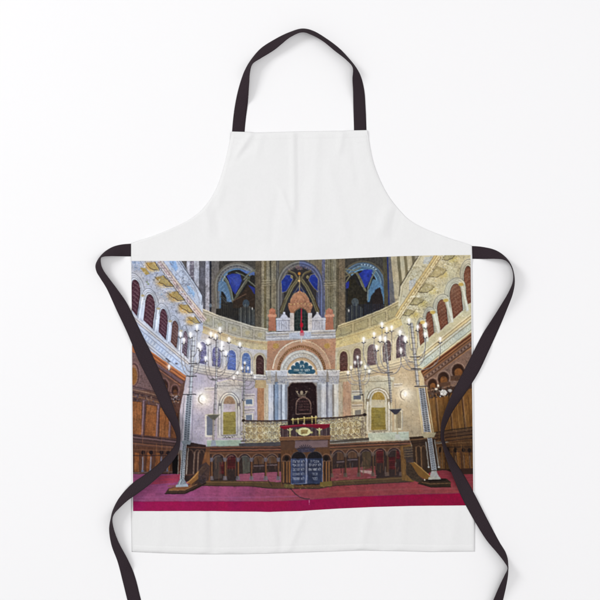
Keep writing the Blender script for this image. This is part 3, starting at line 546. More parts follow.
    for cx, cy, rx, ry in ((458, 371, 5.6, 6.6), (443.4, 378.4, 5, 6), (432.4, 384.6, 4, 5.4)):
        E(cx, cy, rx + 2, ry + 2, (156, 122, 102)); E(cx, cy, rx + 1, ry + 1, (84, 56, 46)); E(cx, cy, rx, ry, (58, 32, 20)); E(cx + 0.4, cy + 2, rx * 0.75, ry * 0.7, (140, 84, 38), c2=(96, 54, 26), n='v')
        P([(cx - rx - 2, cy + ry * 0.75), (cx + rx + 2, cy + ry * 0.55), (cx + rx + 2, cy + ry + 3), (cx - rx - 2, cy + ry + 3)], (100, 66, 46), c2=(78, 50, 38), n='f')
    P([(427, 392), (474, 382), (474, 392), (428, 400)], (80, 54, 42), c2=(56, 38, 32), n='f'); L([(427, 391), (474, 380)], 0.8, (150, 112, 84), .8)
    P([(429, 398), (474, 388), (474, 428), (434, 433)], (136, 90, 38), c2=(100, 62, 26), n='v', lo=.25, hi=.75)
    for i in range(30):
        x = random.uniform(431, 473); L([(x - 1.5, 395), (x + 1.5, 430)], random.uniform(.3, .8), random.choice([(84, 50, 18), (160, 112, 50), (110, 66, 24)]), 0.6)
    for x in (437.5, 451, 464): L([(x - 2, 394), (x + 1.6, 431)], 1.6, (104, 68, 40)); L([(x - 1.2, 394), (x + 2.4, 431)], .6, (176, 132, 84), .8); L([(x - 3, 394), (x + .6, 431)], .5, (52, 32, 18), .8)
    for d, w, c in ((0, 1.2, (50, 36, 26)), (1.8, 1.4, (92, 66, 46)), (3.4, .8, (38, 26, 22)), (5, 1.6, (84, 58, 40)), (7, 1.2, (40, 28, 24)), (9, 1.4, (98, 66, 36)), (10.6, .8, (44, 30, 24))): L([(430, 433.5 + d), (450, 430 + d), (474, 427 + d)], w, c, 0.92)
    P([(426, 446), (474, 438), (474, 474), (462, 474), (430, 478)], (96, 60, 30), c2=(70, 44, 26), n='v')
    for x in (440, 448.5, 456, 464, 470): 
        panel([(x, 452), (x + 4.6, 452), (x + 5.2, 469), (x + 0.8, 469)], (128, 82, 34), (92, 56, 24)); E(x - 0.8, 450, 1.8, 2.4, (36, 24, 20)); L([(x - 0.6, 456), (x + 0.4, 468)], 1.0, (128, 98, 70), .85)
    L([(428, 448), (474, 446.4)], .7, (44, 30, 24)); L([(428, 444.5), (474, 442)], .6, (128, 92, 56), .8)
    P([(456, 470), (474, 469), (474, 474), (460, 475)], (52, 30, 24))
    mottle([(474, 254), (436, 254), (402, 306), (400, 330), (418, 368), (474, 322)], 1700, .2, dirs=[-52, -52, 40, 0])
    mottle([(131, 346), (186, 378), (178, 445), (184, 478), (131, 484)], 900, .24, dirs=[90, 90, 8, 30], dark=True)
    mottle([(474, 334), (422, 374), (430, 440), (474, 476)], 1000, .24, dirs=[84, 84, -12, -38], dark=True)
    mottle([(196, 306), (267, 329), (267, 378), (190, 374)], 1300, .2, dirs=[0, 15, 90])
    mottle([(335, 327), (412, 292), (420, 358), (335, 378)], 1300, .2, dirs=[0, -15, 90])
    scroll([(131, 352), (160, 362), (180, 384), (180, 404), (131, 402)], .34, 's', .2); scroll([(474, 346), (424, 384), (430, 398), (474, 392)], .3, 's', .2); scroll([(150, 330), (190, 362), (190, 374), (140, 336)], .2); scroll([(474, 318), (418, 360), (420, 366), (474, 328)], .2)
    for i in range(90):
        x = random.uniform(132, 178); y = random.uniform(404, 470); L([(x, y), (x - .3, y + random.uniform(3, 9))], random.uniform(.25, .5), random.choice([(196, 130, 82), (176, 112, 66), (70, 42, 30)]), .45)
        x = random.uniform(432, 473); y = random.uniform(396, 466); L([(x, y), (x + .5, y + random.uniform(3, 9))], random.uniform(.25, .5), random.choice([(186, 136, 76), (160, 110, 54), (58, 36, 22)]), .45)
    # white pier edges beside the stalls
    P([(186, 378), (191, 374), (186.5, 442), (179, 442), (181, 408)], (196, 184, 190), c2=(172, 160, 172), n='v')
    P([(417, 372), (421, 372), (432.6, 434), (427, 436)], (206, 186, 146), c2=(180, 156, 116), n='v')
    for cx, cy, c, k in ((380, 405, (222, 200, 156), .3), (408, 410, (206, 178, 134), .3), (228, 410, (206, 198, 202), .28), (372, 352, (224, 204, 150), .25), (220, 350, (206, 198, 196), .2), (440, 280, (224, 210, 164), .25)): G(cx, cy, 24, c, k)
    # ---------- niches on the apse wall
    def niche(ox, oy, m, warm):
        w_ = (202, 196, 192) if not warm else (208, 198, 168); d_ = (98, 90, 98) if not warm else (112, 94, 66)
        X = lambda x: ox + m * x
        P([(X(-13), oy - 22), (X(13), oy - 23), (X(13), oy + 30), (X(-13), oy + 30)], w_, c2=tuple(int(v * .92) for v in w_), n='f')
        P([(X(-15), oy - 24), (X(0), oy - 28), (X(15), oy - 26), (X(15), oy - 22), (X(-15), oy - 21)], w_, c2=d_, n='f', lo=.5, hi=.9)
        L([(X(-15), oy - 24.5), (X(0), oy - 28.2), (X(15), oy - 26)], .8, (222, 212, 190), .9); L([(X(-14), oy - 22), (X(14), oy - 22.6)], .5, d_, .8)
        for r, c, w in ((11, d_, .5), (9.8, (226, 220, 206), 1.0), (8.6, d_, .5), (7.4, (214, 206, 186), .9)): L([(X(-r), oy + 1)] + [(X(p[0]), oy - 3 + p[1]) for p in arc(0, 0, r, r + 2, 180, 0)] + [(X(r), oy + 1)], w, c, .9)
        P([(X(p[0]), oy - 4 + p[1]) for p in arc(0, 0, 6.2, 8, 180, 0)], (176, 142, 112) if not warm else (176, 148, 70), c2=(140, 100, 70) if not warm else (140, 108, 44), n='f')
        P([(X(-6), oy - 4), (X(6), oy - 4), (X(6), oy + 4), (X(-6), oy + 4)], (204, 188, 196) if not warm else (198, 184, 146), c2=(176, 152, 140), n='f', lo=.5, hi=.9)
        P([(X(-6.6), oy + 4), (X(6.6), oy + 3.6), (X(7), oy + 26), (X(-6.6), oy + 26.6)], (166, 152, 78) if not warm else (164, 142, 62), c2=(142, 126, 58) if not warm else (140, 116, 46), n='h')
        for y in (8, 13.4, 19, 22): L([(X(-6.4), oy + y), (X(6.6), oy + y)], .35, (108, 94, 40), .7)
        for x in np.arange(-5.6, 6.6, 1.5): L([(X(x), oy + 19.6), (X(x), oy + 25.6)], .3, (104, 90, 42), .6)
        for x in (-11.6, -8.6, 8.8, 11.6): L([(X(x), oy - 2), (X(x), oy + 27)], .5, d_, .75)
        for x in (-10.2, 10.2): L([(X(x), oy - 2), (X(x), oy + 27)], 1.2, (224, 218, 206), .7); P([(X(x - 1.5), oy - 5), (X(x + 1.5), oy - 5), (X(x + 1.2), oy - 2), (X(x - 1.2), oy - 2)], d_, .7)
        L([(X(-8), oy + 27.4), (X(8), oy + 27)], .7, d_, .9)
        specks([(X(-6), oy + 28), (X(6), oy + 28), (X(6), oy + 30), (X(-6), oy + 30)], [(60, 56, 52), (96, 90, 80)], 30, (.3, .5))
    niche(229.4, 408, 0.94, False); niche(378.2, 403.6, 1.06, True)
    P([(207, 440), (241.5, 439.6), (241.5, 447), (207, 447)], (164, 184, 168), c2=(150, 170, 158), n='h'); L([(207, 440.2), (241.5, 439.8)], .6, (206, 210, 200), .8)
    P([(368, 433), (408.5, 431.5), (409, 440), (368, 441)], (190, 198, 176), c2=(176, 184, 162), n='h'); L([(368, 433.2), (408.5, 431.7)], .6, (222, 222, 204), .8)
    for x0, x1, y0, y1, c in ((206.8, 213, 416, 435, (116, 122, 142)), (245.8, 252.4, 399.6, 404, (104, 128, 160)), (246, 252, 415, 424, (120, 132, 154)), (246, 252, 428, 435, (112, 112, 116)), (353.4, 361, 395.6, 399.4, (110, 112, 122)), (354.8, 361, 410, 424, (136, 130, 120)), (354.8, 361, 426, 433, (128, 112, 80)), (395.8, 401, 412, 428, (166, 148, 116))):
        P([(x0 - 1.8, y0 - 2), (x1 + 1.8, y0 - 2.2), (x1 + 1.8, y1 + 2), (x0 - 1.8, y1 + 2)], (214, 208, 200) if x0 < 300 else (214, 200, 166)); L([(x0 - 1.4, y0 - 1.4), (x1 + 1.4, y0 - 1.5), (x1 + 1.4, y1 + 1.4)], .4, (140, 128, 124), .8)
        P([(x0, y0), (x1, y0 - .3), (x1, y1), (x0, y1)], c, c2=tuple(int(v * .82) for v in c), n='f')
    for x0, x1, y0 in ((244.4, 254.4, 394.5), (244.4, 254.4, 409), (352, 362, 391), (352, 362, 405), (205, 214, 388), (394, 402, 384)):
        for d, c in ((0, (226, 218, 206)), (1.1, (132, 122, 116)), (2.4, (210, 200, 186))): L([(x0, y0 + d), (x1, y0 + d - .4)], .8, c, .85)
    P([(257.6, 386), (264.4, 386), (264.4, 446), (257.6, 446)], (186, 138, 98), c2=(160, 112, 78), n='v'); L([(257.4, 386), (257.4, 440)], .5, (132, 100, 84), .8); L([(264.4, 386), (264.4, 440)], .6, (222, 208, 190), .8)
    P([(255, 380), (266, 380), (266, 388), (255, 388)], (196, 172, 130), c2=(150, 122, 84), n='f')
    P([(343, 382), (351, 381), (351, 442), (343, 443)], (196, 156, 124), c2=(176, 134, 104), n='v'); L([(343, 382), (343, 440)], .5, (146, 116, 92), .8)
    specks([(188, 388), (206, 384), (206, 438), (190, 440)], [(200, 190, 206), (160, 148, 176), (176, 158, 170)], 150, (.3, .6), .6)
    for cx, cy, c in ((203, 398, (255, 240, 214)), (404.5, 393.5, (255, 246, 218))):
        G(cx, cy, 10, c, .62); G(cx, cy, 5, (255, 250, 236), .85); E(cx + .5, cy + .5, 1.6, 2.2, (255, 254, 248), j=0)
        for t in range(4): L(arc(cx - 2 + t, cy + 1, 2.5 + t * .8, 4 + t * .5, 100, 260, 8), .4, (122, 104, 84), .6)
    mottle([(186, 376), (266, 380), (266, 446), (186, 446)], 1100, .16, dirs=[0, 90, 90])
    mottle([(338, 380), (418, 370), (426, 442), (338, 444)], 1100, .16, dirs=[0, 90, 90])
    scroll([(186, 376), (266, 380), (266, 440), (186, 440)], .15, 'z'); scroll([(338, 380), (418, 370), (426, 440), (338, 440)], .17, 'z'); scroll([(214, 380), (244, 384), (244, 408), (214, 408)], .2); scroll([(362, 374), (394, 374), (394, 402), (362, 402)], .2)
    # lattice railings either side of the desk
    for xa, xb, ya, yb, rl in ((245, 287, 421, 443.5, 0), (318, 364, 418.6, 441, -4)):
        q = [(xa, ya), (xb, ya + (.4 if rl == 0 else rl * .7)), (xb, yb + rl * .6), (xa, yb)]
        P(q, (150, 136, 116), .5, c2=(110, 96, 82), n='f')
        P(q, (112, 96, 78), .45, c2=(80, 66, 56), n='m')
        nx = int((xb - xa) / 6.0)
        for i in range(nx):
            x = xa + 3 + i * 6.0; d = rl * (x - xa) / (xb - xa)
            for y, r_ in ((ya + 8.4, 2.5), (ya + 15.6, 2.5)):
                L(arc(x, y + d, r_, r_ + .5, 0, 360, 14), .5, (226, 212, 164), .85)
                for t in (45, 135, 225, 315):
                    p = arc(x, y + d, 1.5, 1.6, t, t, 1)[0]; L(arc(p[0], p[1], .8, .8, 0, 300, 7), .45, (206, 178, 104), .9)
            for y in (ya + 3.4, ya + 12, ya + 20): L([(x - 2.6, y + d + .8), (x, y + d - .8), (x + 2.6, y + d + .8)], .5, (214, 196, 140), .85); E(x, y + d, .6, .6, (120, 84, 50), .8, j=0)
            L([(x + 3, ya + 1 + d), (x + 3, yb + d)], .6, (196, 178, 130), .85); L([(x + 3.5, ya + 1 + d), (x + 3.5, yb + d)], .35, (84, 66, 48), .8)
        L([(xa, ya + 4.6), (xb, ya + 4.8 + rl)], .5, (220, 206, 160), .9); L([(xa, yb - 1.2), (xb, yb - 1 + rl * .8)], .6, (200, 184, 134), .9)
        curls(q, (240, 230, 190), 90, .4, .75, (.6, 1.3)); curls(q, (120, 90, 50), 30, .35, .6, (.6, 1.2))
    L([(243.4, 420.6), (266, 421), (289, 420.2)], 1.5, (56, 38, 36)); L([(317, 418.4), (340, 417.4), (366, 414.4)], 1.5, (56, 40, 34)); L([(243.4, 420.2), (266, 420.5), (289, 419.7)], .4, (120, 92, 84), .8); L([(317, 417.9), (340, 416.9), (366, 413.9)], .4, (120, 94, 80), .8)
    for x, y0, y1 in ((243.4, 400, 441), (364.6, 410, 440)):
        L([(x, y0), (x, y1)], 1.8, (150, 138, 116)); L([(x - .5, y0), (x - .5, y1)], .5, (220, 210, 190), .8); E(x, 420.4 if x < 300 else 414.6, 1.8, 1.6, (52, 40, 36))
        specks([(x - 2, y0 + 12), (x + 2, y0 + 12), (x + 2, y1), (x - 2, y1)], [(90, 72, 52), (220, 206, 160)], 40, (.3, .6)); L([(x - 2.2, y1), (x + 2.2, y1)], 1.4, (100, 88, 74))
    L([(243.6, 385), (243.6, 402)], .7, (120, 112, 110)); E(243.6, 400, 2, .7, (52, 46, 46)); L([(363, 394), (364, 412)], .6, (110, 96, 76)); E(361.5, 394.8, 2, .7, (60, 50, 44))
    P([(239, 443.4), (288, 441.4), (288, 446.6), (239, 446.8)], (88, 82, 84), c2=(62, 58, 64), n='f'); P([(330, 441), (369, 437.4), (369, 441.4), (330, 444.4)], (92, 84, 74), c2=(66, 58, 52), n='f')
    # ---------- floor: raised carpet, red runner edge, magenta band (ink)
    P([(128, 474), (480, 474), (480, 520), (128, 520)], (150, 74, 112))
    for i in range(60):                                                     # left violet-pink running over to brick red on the right
        xa = 128 + 348 * i / 60.0; t = min(1, max(0, (xa - 190) / 160)); t = t * t * (3 - 2 * t)
        c = tuple(int(a + (b - a) * t) for a, b in zip((158, 72, 122), (148, 58, 66)))
        P([(xa, 474), (xa + 6.2, 474), (xa + 6.2, 512), (xa, 512)], c, j=0.05, c2=tuple(int(v * .9) for v in c), n='h')
    P([(160, 476), (188, 473), (192, 481), (150, 484.5)], (176, 56, 86), c2=(150, 60, 100), n='h'); P([(424, 470), (474, 468), (474, 474), (430, 475)], (62, 36, 28)); P([(430, 471), (446, 470), (456, 474), (474, 475), (474, 483), (440, 487), (424, 482)], (146, 44, 56), c2=(158, 66, 74), n='h')
    top_b = [(127, 501.2), (265, 501.2), (290, 500.6), (310, 499.6), (340, 497.3), (370, 496), (400, 494.8), (480, 492.6)]
    for i in range(len(top_b) - 1):
        (xa, ya), (xb, yb) = top_b[i], top_b[i + 1]; t = (xa - 127) / 350
        n_ = max(1, int((xb - xa) / 8))
        for k in range(n_):
            p, q = lerp((xa, ya), (xb, yb), k / n_), lerp((xa, ya), (xb, yb), (k + 1) / n_); t = (p[0] - 127) / 350
            c = tuple(int(a + (b - a) * t) for a, b in zip((168, 14, 88), (152, 4, 54)))
            P([p, (q[0] + .2, q[1]), (q[0] + .2, 520), (p[0], 520)], c, j=.05)
    L(top_b, .5, (120, 34, 84), .6)
    L([(128, 497), (250, 497.4), (300, 496)], 1.4, (160, 86, 140), .35); L([(330, 492), (400, 489), (470, 488)], 1.6, (150, 76, 78), .4)
    L([(286, 487), (291.5, 489.4), (295, 493.4), (299.5, 497), (304.5, 498.6), (309.6, 498.8)], .9, (62, 40, 50), .9); L([(269.5, 478), (272, 484), (276, 487.5), (286, 488)], .5, (80, 50, 50), .5); L([(309.5, 499.8), (309.3, 504.4)], .45, (214, 150, 180), .8)
    # ---------- balustrade
    P([(190, 448), (410, 442), (412, 482), (330, 483.6), (318, 487.4), (268, 487.6), (250, 486), (205, 486), (190, 480)], (60, 44, 42), c2=(44, 34, 34), n='m')
    P([(238, 474), (288, 471), (288, 482), (236, 482)], (160, 84, 112), c2=(130, 66, 88), n='h'); P([(330, 469), (375, 466), (376, 478), (330, 481)], (140, 62, 66), c2=(150, 84, 76), n='h'); P([(359, 470), (372, 470.5), (372, 474), (362, 472.6)], (196, 160, 150), .8)
    def chair(x, y, w, h):
        P([(x, y), (x + w, y - .3), (x + w, y + h), (x, y + h)], (84, 28, 32), c2=(54, 22, 26), n='f')
        for k in range(4): L([(x, y + h * k / 3.6), (x + w, y + h * k / 3.6 - .3)], .5, (124, 44, 48) if k % 2 else (58, 30, 30), .8)
        L([(x, y), (x, y + h * 1.5)], .6, (96, 62, 44)); L([(x + w, y), (x + w, y + h * 1.5)], .6, (110, 70, 50))
    chair(227, 455, 8.6, 14); chair(219, 462, 6.4, 12); chair(376, 449, 7.4, 14); chair(388.5, 457, 7, 12); chair(396, 450, 5, 9)
    P([(214, 456), (220, 455), (222, 478), (214, 479)], (96, 84, 80), .45); P([(242, 456), (250, 455), (250, 472), (243, 474)], (84, 84, 78), .8, c2=(110, 108, 96), n='v'); P([(362, 452), (371, 451), (371, 468), (363, 470)], (92, 72, 48), .8, c2=(72, 56, 40), n='v')
    for x0, x1, y in ((254, 264, 456), (267, 278, 455), (337, 344, 452), (348, 357, 450)):
        P([(x0, y), (x1, y - .3), (x1, y + 8), (x0, y + 8)], (104, 72, 52), c2=(86, 58, 42), n='v'); L([(x0, y + 10), (x1, y + 9.6)], 1.2, (118, 100, 106), .8); L([(x0 + 3, y), (x0 + 3, y + 8)], .5, (70, 46, 36), .8); L([(x0 + 6, y), (x0 + 6, y + 8)], .5, (70, 46, 36), .8)
    for i in range(70):
        x = random.uniform(213, 286) if i % 2 else random.uniform(332, 400); y = random.uniform(455, 470)
        L([(x, y), (x + random.uniform(-1, 1), y + random.uniform(2, 7))], random.uniform(.4, 1), random.choice([(120, 82, 58), (34, 26, 28), (96, 92, 96), (140, 104, 78), (72, 50, 46)]), .55)
    for i in range(40):
        x = random.uniform(240, 286) if i % 2 else random.uniform(332, 376); y = random.uniform(474, 480)
        L([(x, y), (x + random.uniform(1, 4), y - .3)], random.uniform(.4, .8), random.choice([(176, 96, 120), (120, 56, 74), (190, 120, 130)]), .5)
    posts_l = [211.5, 225, 238, 251.4, 265.6, 278.4]; posts_r = [331.5, 345.4, 358.8, 372.8, 387, 401]
    def baluster(x, yt, yb, cold):
        hi = (126, 124, 140) if cold else (116, 94, 80); lo = (94, 60, 40) if cold else (72, 50, 36)
        L([(x, yt + 7), (x, yb)], 2.0, lo); L([(x + .6, yt + 7), (x + .6, yb)], .7, (150, 100, 62) if cold else (112, 80, 56), .8); L([(x - .8, yt + 7), (x - .8, yb)], .5, (52, 34, 36), .9)
        P([(x - 2, yt + 4), (x + 2, yt + 4), (x + 1.2, yt + 8), (x - 1.2, yt + 8)], hi, .75, c2=(70, 60, 72), n='f'); P([(x - 1.6, yb - 3), (x + 1.6, yb - 3), (x + 2.3, yb + 1), (x - 2.3, yb + 1)], hi, .7, c2=(80, 66, 76), n='f')
    for ps, y, yb, dl in ((posts_l, 453.6, 479, 0), (posts_r, 449.6, 476.4, -.04)):
        for xa, xb in zip(ps[:-1], ps[1:]):
            yy = y + dl * (xa - ps[0]); yy2 = yb + dl * .6 * (xa - ps[0])
            m_, r_ = (xa + xb) / 2, (xb - xa) / 2
            a_ = arc(m_, yy + 7, r_ - .9, 6.2, 180, 0, 14)
            P([(xa, yy - 3)] + [(xa, yy + 7)] + a_ + [(xb, yy + 7), (xb, yy - 3)], (100, 64, 44), c2=(74, 46, 36), n='f')
            L(a_, 1.1, (58, 42, 46), .95); L(arc(m_, yy + 7, r_ - .1, 7, 175, 5, 14), .75, (146, 108, 86), .85); L(arc(m_, yy + 7.4, r_ - 1.8, 5.2, 170, 60, 10), .35, (176, 150, 140), .6)
        for x in ps: baluster(x, y + dl * (x - ps[0]), yb + dl * .6 * (x - ps[0]), ps is posts_l)
    P([(196, 446.6), (290, 446), (290, 453.4), (196, 454)], (104, 66, 50), c2=(80, 50, 42), n='h'); P([(327, 444.6), (410, 441), (411, 447), (327, 450.6)], (100, 70, 50), c2=(76, 54, 42), n='h')
    for d, w, c in ((0, .9, (128, 84, 66)), (1.5, .6, (52, 34, 34)), (2.8, 1, (150, 88, 66)), (4.2, .5, (58, 38, 36)), (5.6, .9, (132, 86, 58))):
        L([(192, 447.6 + d), (290, 446.4 + d)], w, c, .9); L([(327, 444.6 + d), (380, 441.6 + d), (411, 440.4 + d)], w, (int(c[0] * .95), c[1], c[2]), .9)
    L([(330, 443.6), (370, 440.6), (411, 438.6)], .8, (196, 186, 170), .7); L([(192, 446.4), (240, 446)], .6, (120, 108, 110), .8)
    P([(200, 480.6), (268, 481), (292, 484), (318, 484), (334, 480.6), (410, 476), (411, 482), (335, 486), (318, 489), (270, 488.6), (250, 486.4), (202, 486)], (92, 66, 44), c2=(64, 48, 36), n='f')
    L([(202, 485.6), (250, 486), (270, 488.2), (318, 488.6), (335, 485.6), (411, 481.6)], .7, (52, 34, 40), .85); L([(204, 482), (268, 482.4)], .5, (150, 116, 70), .7); L([(334, 481.6), (408, 477.6)], .5, (140, 112, 66), .7)
    L([(268, 480), (272, 486)], .8, (60, 46, 46), .8)
    P([(191, 449), (210, 448), (210.5, 482), (192, 480)], (118, 74, 46), c2=(88, 54, 42), n='v'); P([(204, 452), (210, 452), (210, 480), (205, 480)], (140, 88, 50), c2=(110, 66, 42), n='v'); P([(193, 453), (202, 452), (202, 472), (194, 473)], (84, 60, 64), c2=(120, 84, 66), n='f')
    P([(400, 446), (411, 444), (414, 482), (402, 480)], (128, 90, 46), c2=(98, 66, 36), n='v'); P([(405, 449), (413, 448), (414, 462), (406, 463)], (70, 58, 58), c2=(96, 76, 60), n='f')
    mottle([(190, 446), (412, 440), (412, 484), (318, 489), (268, 489), (190, 486)], 1600, .26, dirs=[90, 90, 0], dark=True)
    P([(184, 441), (206, 445), (206, 449), (198, 480), (184, 482), (180, 470)], (66, 46, 42), c2=(46, 34, 34), n='v')
    for x in (187.6, 194.6, 198.6): L([(x, 452), (x - 1, 474)], 1.3, (112, 84, 72)); L([(x - .4, 452), (x - 1.4, 474)], .4, (170, 146, 130), .8); L(arc(x + 3, 453, 2.6, 3.4, 180, 0, 8), .6, (126, 92, 74), .9)
    L([(186, 447), (206, 447.6)], 1, (124, 80, 60), .9); L([(184, 475), (200, 474)], 1.2, (96, 62, 50), .9); P([(172, 455), (178.6, 455), (178, 474), (172.6, 474)], (24, 18, 20))
    P([(409, 437), (434, 435), (440, 470), (424, 474), (414, 466), (412, 446)], (68, 48, 34), c2=(46, 32, 26), n='v')
    for x in (416, 421, 438, 442): L([(x, 447), (x + .8, 468)], 1.1, (108, 76, 48)); L([(x - .4, 447), (x + .4, 468)], .4, (164, 124, 84), .7); L(arc(x + 2.4, 449, 2.2, 3.2, 180, 0, 8), .5, (126, 92, 62), .9)
    L([(410, 440), (436, 437.6)], 1, (128, 92, 60), .9); L([(412, 443.4), (436, 441)], .6, (42, 28, 24), .9)
    # ---------- reading desk and the two tablets
    P([(280, 425), (330, 424), (330, 437), (281, 438)], (72, 52, 56), c2=(96, 72, 74), n='f')
    for x in (283, 287.5, 296.5, 312, 316, 322, 326.5): L([(x, 428), (x, 437)], 1.1, (112, 92, 92), .8); L([(x + .8, 428), (x + .8, 437)], .5, (40, 28, 32), .8)
    P([(279.6, 426.8), (290, 425.4), (304, 424.4), (330, 424.2), (329.4, 427), (322, 429.4), (312, 427.2), (303, 426.4), (293, 427), (284, 429.2)], (138, 20, 44), c2=(110, 14, 36), n='f'); L([(280, 426.6), (304, 424.4), (330, 424.2)], .6, (190, 50, 72), .9)
    L([(291.6, 419.6), (304, 418.2), (317, 417.4)], .9, (196, 170, 88)); L([(292, 421), (316, 419)], .5, (120, 96, 50)); 
    for x, y in ((293, 419), (298, 418.8), (304.2, 417.4), (312, 417), (315.8, 416.8)): L([(x, y), (x, 424)], .8, (206, 184, 110)); E(x, y - .4, .7, .7, (222, 204, 140), j=0)
    E(304, 423.6, 1.4, .8, (240, 216, 200), j=0); L([(289, 424.6), (318, 422.6)], .6, (46, 30, 30), .9)
    E(304.2, 431.6, 6.6, 4.2, (206, 196, 136), c2=(236, 230, 190), n='f'); P([(300.6, 429.8), (308, 429.6), (307.4, 433.6), (301, 433.8)], (140, 112, 60), c2=(200, 180, 120), n='f'); E(311.6, 432.4, 1.2, 1, (196, 182, 120)); E(297, 430.6, 1.3, 1.6, (190, 176, 116))
    for x in (290, 319.4):
        L([(x - 2.4, 429.2), (x, 430.6), (x + 2.2, 429)], 1, (206, 196, 140)); L([(x, 430), (x, 436)], 1.5, (190, 176, 118)); L([(x - 2, 434), (x + 2, 436)], .7, (110, 92, 58)); E(x, 428.6, .9, .8, (220, 208, 150))
    P([(279.6, 437.4), (330.6, 436), (330.6, 439.4), (279.6, 440.6)], (132, 90, 58), c2=(104, 68, 48), n='h'); P([(280.6, 440.6), (330, 439.4), (329.6, 451), (281, 452)], (98, 66, 48), c2=(74, 50, 42), n='f')
    P([(295, 440), (328, 439.4), (327.6, 447), (295, 448)], (126, 102, 106), c2=(100, 78, 84), n='f'); L([(280, 437.2), (330.6, 435.8)], .6, (176, 126, 84), .9); L([(280.4, 441), (330, 439.8)], .6, (54, 36, 34), .85)
    P([(281, 450), (330, 449), (331, 486), (281, 487)], (104, 68, 42), c2=(78, 50, 36), n='v')
    for cx in (286.6, 326.2):
        P([(cx - 4.6, 484), (cx - 4.6, 460)] + arc(cx, 460, 4.6, 5.6, 180, 0) + [(cx + 4.6, 484)], (54, 36, 32), c2=(88, 58, 40), n='v'); L(arc(cx, 460, 5, 6, 180, 0), .9, (132, 92, 66), .9); L([(cx - 4.8, 461), (cx + 4.8, 461)], .8, (140, 108, 90), .8)
        for d in (-3, .4, 3): L([(cx + d, 462), (cx + d, 482)], 1.3, (126, 82, 46)); L([(cx + d - .5, 462), (cx + d - .5, 482)], .4, (176, 126, 80), .7)
        E(cx, 458.4, 2.2, 2.6, (30, 22, 22))
    for k, (x0, x1) in enumerate(((291.2, 306), (307, 322.6))):
        m_ = (x0 + x1) / 2
        P([(x0, 460), (x0, 458)] + arc(m_, 458.6, (x1 - x0) / 2, 7.2, 180, 0) + [(x1, 460)], (28, 24, 30), c2=(44, 38, 42), n='f', j=.05); L(arc(m_, 458.6, (x1 - x0) / 2, 7.2, 178, 2), .5, (96, 84, 84), .9)
        P([(x0, 458.6), (x1, 458.2), (x1 - .2, 483.6), (x0 + .1, 484.2)], (52, 62, 96) if k == 0 else (44, 52, 80), c2=(70, 84, 122) if k == 0 else (56, 66, 98), n='c', j=.08)
        L([(x0 + .1, 484), (x1 - .2, 483.4), (x1, 458.4)], .5, (150, 166, 204), .8); L([(x0, 459), (x0 + .1, 484)], .5, (110, 128, 180), .8)
        for i, y in enumerate((461.4, 465, 469.4, 474, 478.6)):
            word = (('la trcH', 'la tnaF', 'la tgnb', 'la tenh', 'la tHmd'), ('anky h', 'la yhyh lK', 'la tsa at', 'zkvr', 'kbd'))[k][i]
            hebrew(word, m_, y + 1.0, 2.0, 1.8 if len(word) < 9 else 1.55, (186, 192, 206), .4, .75)
    L([(306.5, 458), (306.5, 484)], .7, (140, 152, 182), .85)
    L([(294, 484.6), (320, 484)], 1.3, (24, 22, 30), .9); P([(284, 483.4), (294, 484.4), (294, 487.6), (284, 487)], (98, 82, 46)); P([(320, 482), (332, 481), (332, 486), (320, 486.6)], (118, 96, 44), c2=(88, 70, 34), n='f')
    for t in range(9):                                                        # dark plant-like ornament on the desk front
        a_ = math.radians(20 + t * 17.5); L([(305.6, 449.6), (305.6 + 7.4 * math.cos(a_), 449.6 - 5 * math.sin(a_))], .8, (46, 42, 58), .9)
    P([(296, 448.6), (316, 448), (313, 452), (299, 452.2)], (58, 52, 70), c2=(100, 92, 112), n='f')
    specks([(284, 484), (330, 484), (332, 488), (282, 488.6)], [(62, 48, 40), (130, 108, 60), (96, 72, 60)], 50, (.4, .8), .8)
    mottle([(280, 424), (331, 424), (331, 487), (281, 487)], 420, .22, dirs=[90, 0], dark=True)
    # ---------- candelabra: posts, arms, candles
    def lattice(p0, p1, w, cold):
        a_, b_ = ((150, 158, 172), (70, 76, 90)) if cold else ((150, 146, 140), (66, 64, 66))
        dx, dy = p1[0] - p0[0], p1[1] - p0[1]; l = math.hypot(dx, dy); nx = w / 2
        P([(p0[0] - nx, p0[1]), (p0[0] + nx, p0[1]), (p1[0] + nx * 1.15, p1[1]), (p1[0] - nx * 1.15, p1[1])], (142, 146, 152), c2=(98, 100, 110), n='f')
        n_ = int(l / 2.2)
        for i in range(n_):
            q0, q1 = lerp(p0, p1, i / n_), lerp(p0, p1, (i + 1) / n_)
            L([(q0[0] - nx, q0[1]), (q1[0] + nx, q1[1])], .45, b_, .85); L([(q0[0] + nx, q0[1]), (q1[0] - nx, q1[1])], .45, a_, .85); L([(q0[0] - nx, q0[1]), (q0[0] + nx, q0[1])], .4, b_, .7)
        for s in (-1, 0, 1): L([(p0[0] + s * nx, p0[1]), (p1[0] + s * nx * 1.15, p1[1])], .6 if s else .5, (214, 218, 224) if s else (168, 172, 182), .8)
    lattice((189.5, 395), (186.4, 441), 5.4, True); lattice((421.6, 388), (427.4, 432), 5.6, False)
    L([(184.4, 396), (181.2, 441)], .6, (112, 108, 116), .8); L([(193, 396), (192, 440)], .5, (112, 110, 122), .7); L([(417, 388), (422.4, 434)], 1, (214, 196, 148), .9); L([(426, 386), (433.4, 433)], 1, (206, 186, 136), .9)
    P([(181, 441), (192, 440.4), (190, 444.4), (183, 444.6)], (150, 158, 166), c2=(96, 104, 112), n='f'); P([(421, 433.6), (436, 432.4), (434, 437), (424, 438)], (186, 172, 136), c2=(120, 104, 78), n='f')
